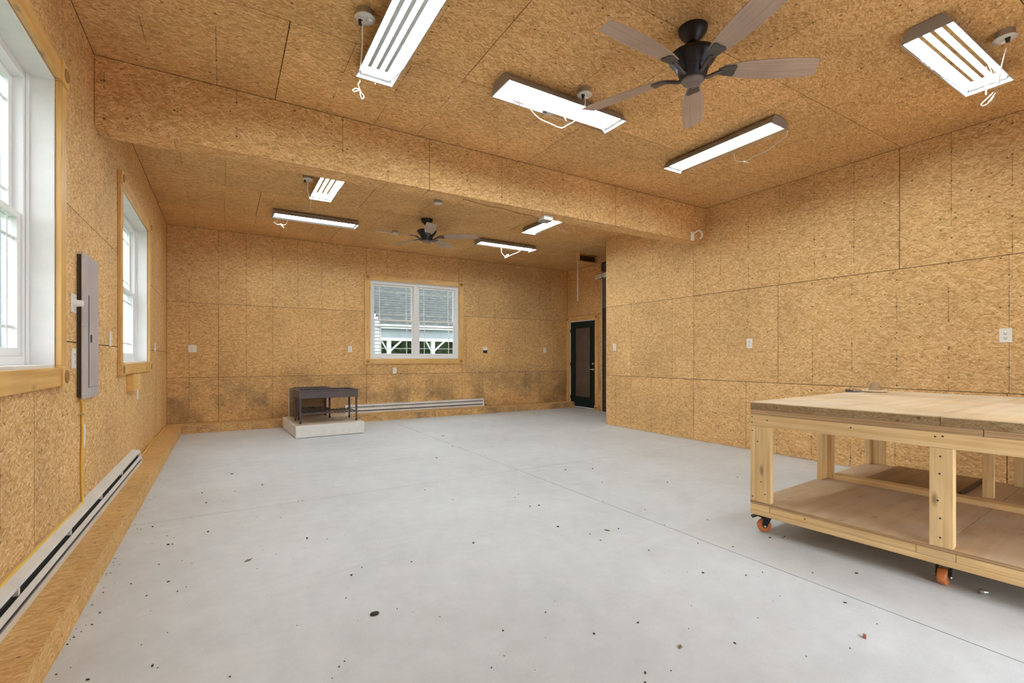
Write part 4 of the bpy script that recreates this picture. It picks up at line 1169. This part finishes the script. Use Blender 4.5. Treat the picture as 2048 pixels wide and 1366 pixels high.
# neighbouring house seen through the far window
hs = empty('neighbour_house', (0, 0, 0), 0, 'white sided house with grey shingle roof seen through the far window', 'house')
o = MB()
nrow = 34
for k in range(nrow):
    y0, z0 = 14.75 + k * 0.14, 2.235 + k * 0.098
    o.prism([(y0, z0), (y0, z0 + 0.016), (y0 + 0.155, z0 + 0.113), (y0 + 0.155, z0 + 0.098)], 'X', 4.16 - 0.0, 11.0)
tag(o.obj('shingle_roof', M['roof'], hs), kind='stuff')
o = MB()
for k in range(nrow):
    x0, z0 = 4.30 - k * 0.09, 2.30 + k * 0.16
    o.prism([(x0 + 0.05, z0 - 0.0), (x0 + 0.05, z0 + 0.02), (x0 - 0.06, z0 + 0.19), (x0 - 0.06, z0 + 0.17)], 'Y', 15.3, 22)
tag(o.obj('wing_roof', M['roof'], hs), kind='stuff')
for k in range(34):
    z0 = -0.25 + k * 0.11
    xr = 4.22 if z0 < 2.2 else 4.22 - (z0 - 2.2) * 0.56
    MB().prism([(14.90, z0), (14.885, z0), (14.897, z0 + 0.094), (14.91, z0 + 0.094)], 'X', 0.5, xr).obj('siding_board', M['siding'], hs)
MB().box(0.5, 4.2, 14.92, 15.2, -0.25, 2.2).obj('wing_wall', M['grey_board'], hs)  # grey showing between the siding boards stands in for lap shadow lines
bx('fascia', M['trim_white'], hs, 4.0, 11.0, 14.72, 14.78, 2.20, 2.245)
bx('fascia', M['trim_white'], hs, 4.2, 11.0, 14.80, 14.86, 2.125, 2.165)
bx('grey_band', M['grey_board'], hs, 4.21, 11.0, 14.95, 15.05, 1.83, 2.13)
bx('porch_beam', M['trim_white'], hs, 3.6, 11.0, 14.93, 15.07, 1.745, 1.83)
bx('porch_wall', M['grey_board'], hs, 4.2, 11.0, 17.8, 17.9, 1.9, 3.9)
for x in (4.435, 5.92, 7.4):
    bx('porch_post', M['trim_white'], hs, x, x + 0.115, 14.94, 15.06, -0.25, 1.745)
    MB().prism([(x + 0.115, 1.40), (x + 0.115, 1.46), (x + 0.43, 1.745), (x + 0.50, 1.745)], 'Y', 14.97, 15.03).obj('brace', M['trim_white'], hs)
    MB().prism([(x, 1.40), (x, 1.46), (x - 0.16, 1.745), (x - 0.20, 1.745)], 'Y', 14.97, 15.03).obj('brace', M['trim_white'], hs)
# hedge behind the porch posts
o = MB(); rr = random.Random(5)
for k in range(900):
    x, y, z = rr.uniform(2.5, 11.5), rr.uniform(18.2, 19.4), rr.uniform(-0.25, 2.3)
    a, b_ = rr.uniform(0, 2 * PI), rr.uniform(-0.6, 0.6)
    s_ = rr.uniform(0.12, 0.28)
    u = Vector((math.cos(a), math.sin(a) * .5, b_)).normalized() * s_
    v = Vector((-math.sin(a) * .3, .4, 1)).normalized() * s_ * .6
    p = Vector((x, y, z))
    o.poly([p - u, p + v, p + u, p - v * .7], [(0, 1, 2), (0, 2, 3)])
hg = o.obj('hedge', M['hedge'])
tag(hg, 'green hedge behind the white porch posts outside the far window', 'hedge', None, 'stuff')
hw_ = MB().box(2.4, 11.6, 18.9, 19.5, -0.25, 2.1).obj('hedge_core', M['hedge'], hg)
# pale board fence outside the left windows
fc = empty('board_screen', (-7.0, 0, -0.25), 0, 'pale vertical board screen outside the left windows', 'screen')
o = None
for k in range(110):
    y = 2.4 + k * 0.32
    if o is None:
        o = MB().box(0, 0.03, 0, 0.27, 0, 8.9).obj('screen_board', M['screen'], fc); o.location.y = y; b0 = o
    else:
        o = b0.copy(); COL.objects.link(o); o.parent = fc; o.location.y = y; o.location.x = 0.012 * (k % 2)
MB().box(-0.06, -0.02, 2.4, 37.6, 0, 8.9).obj('screen_backing', M['screen'], fc)
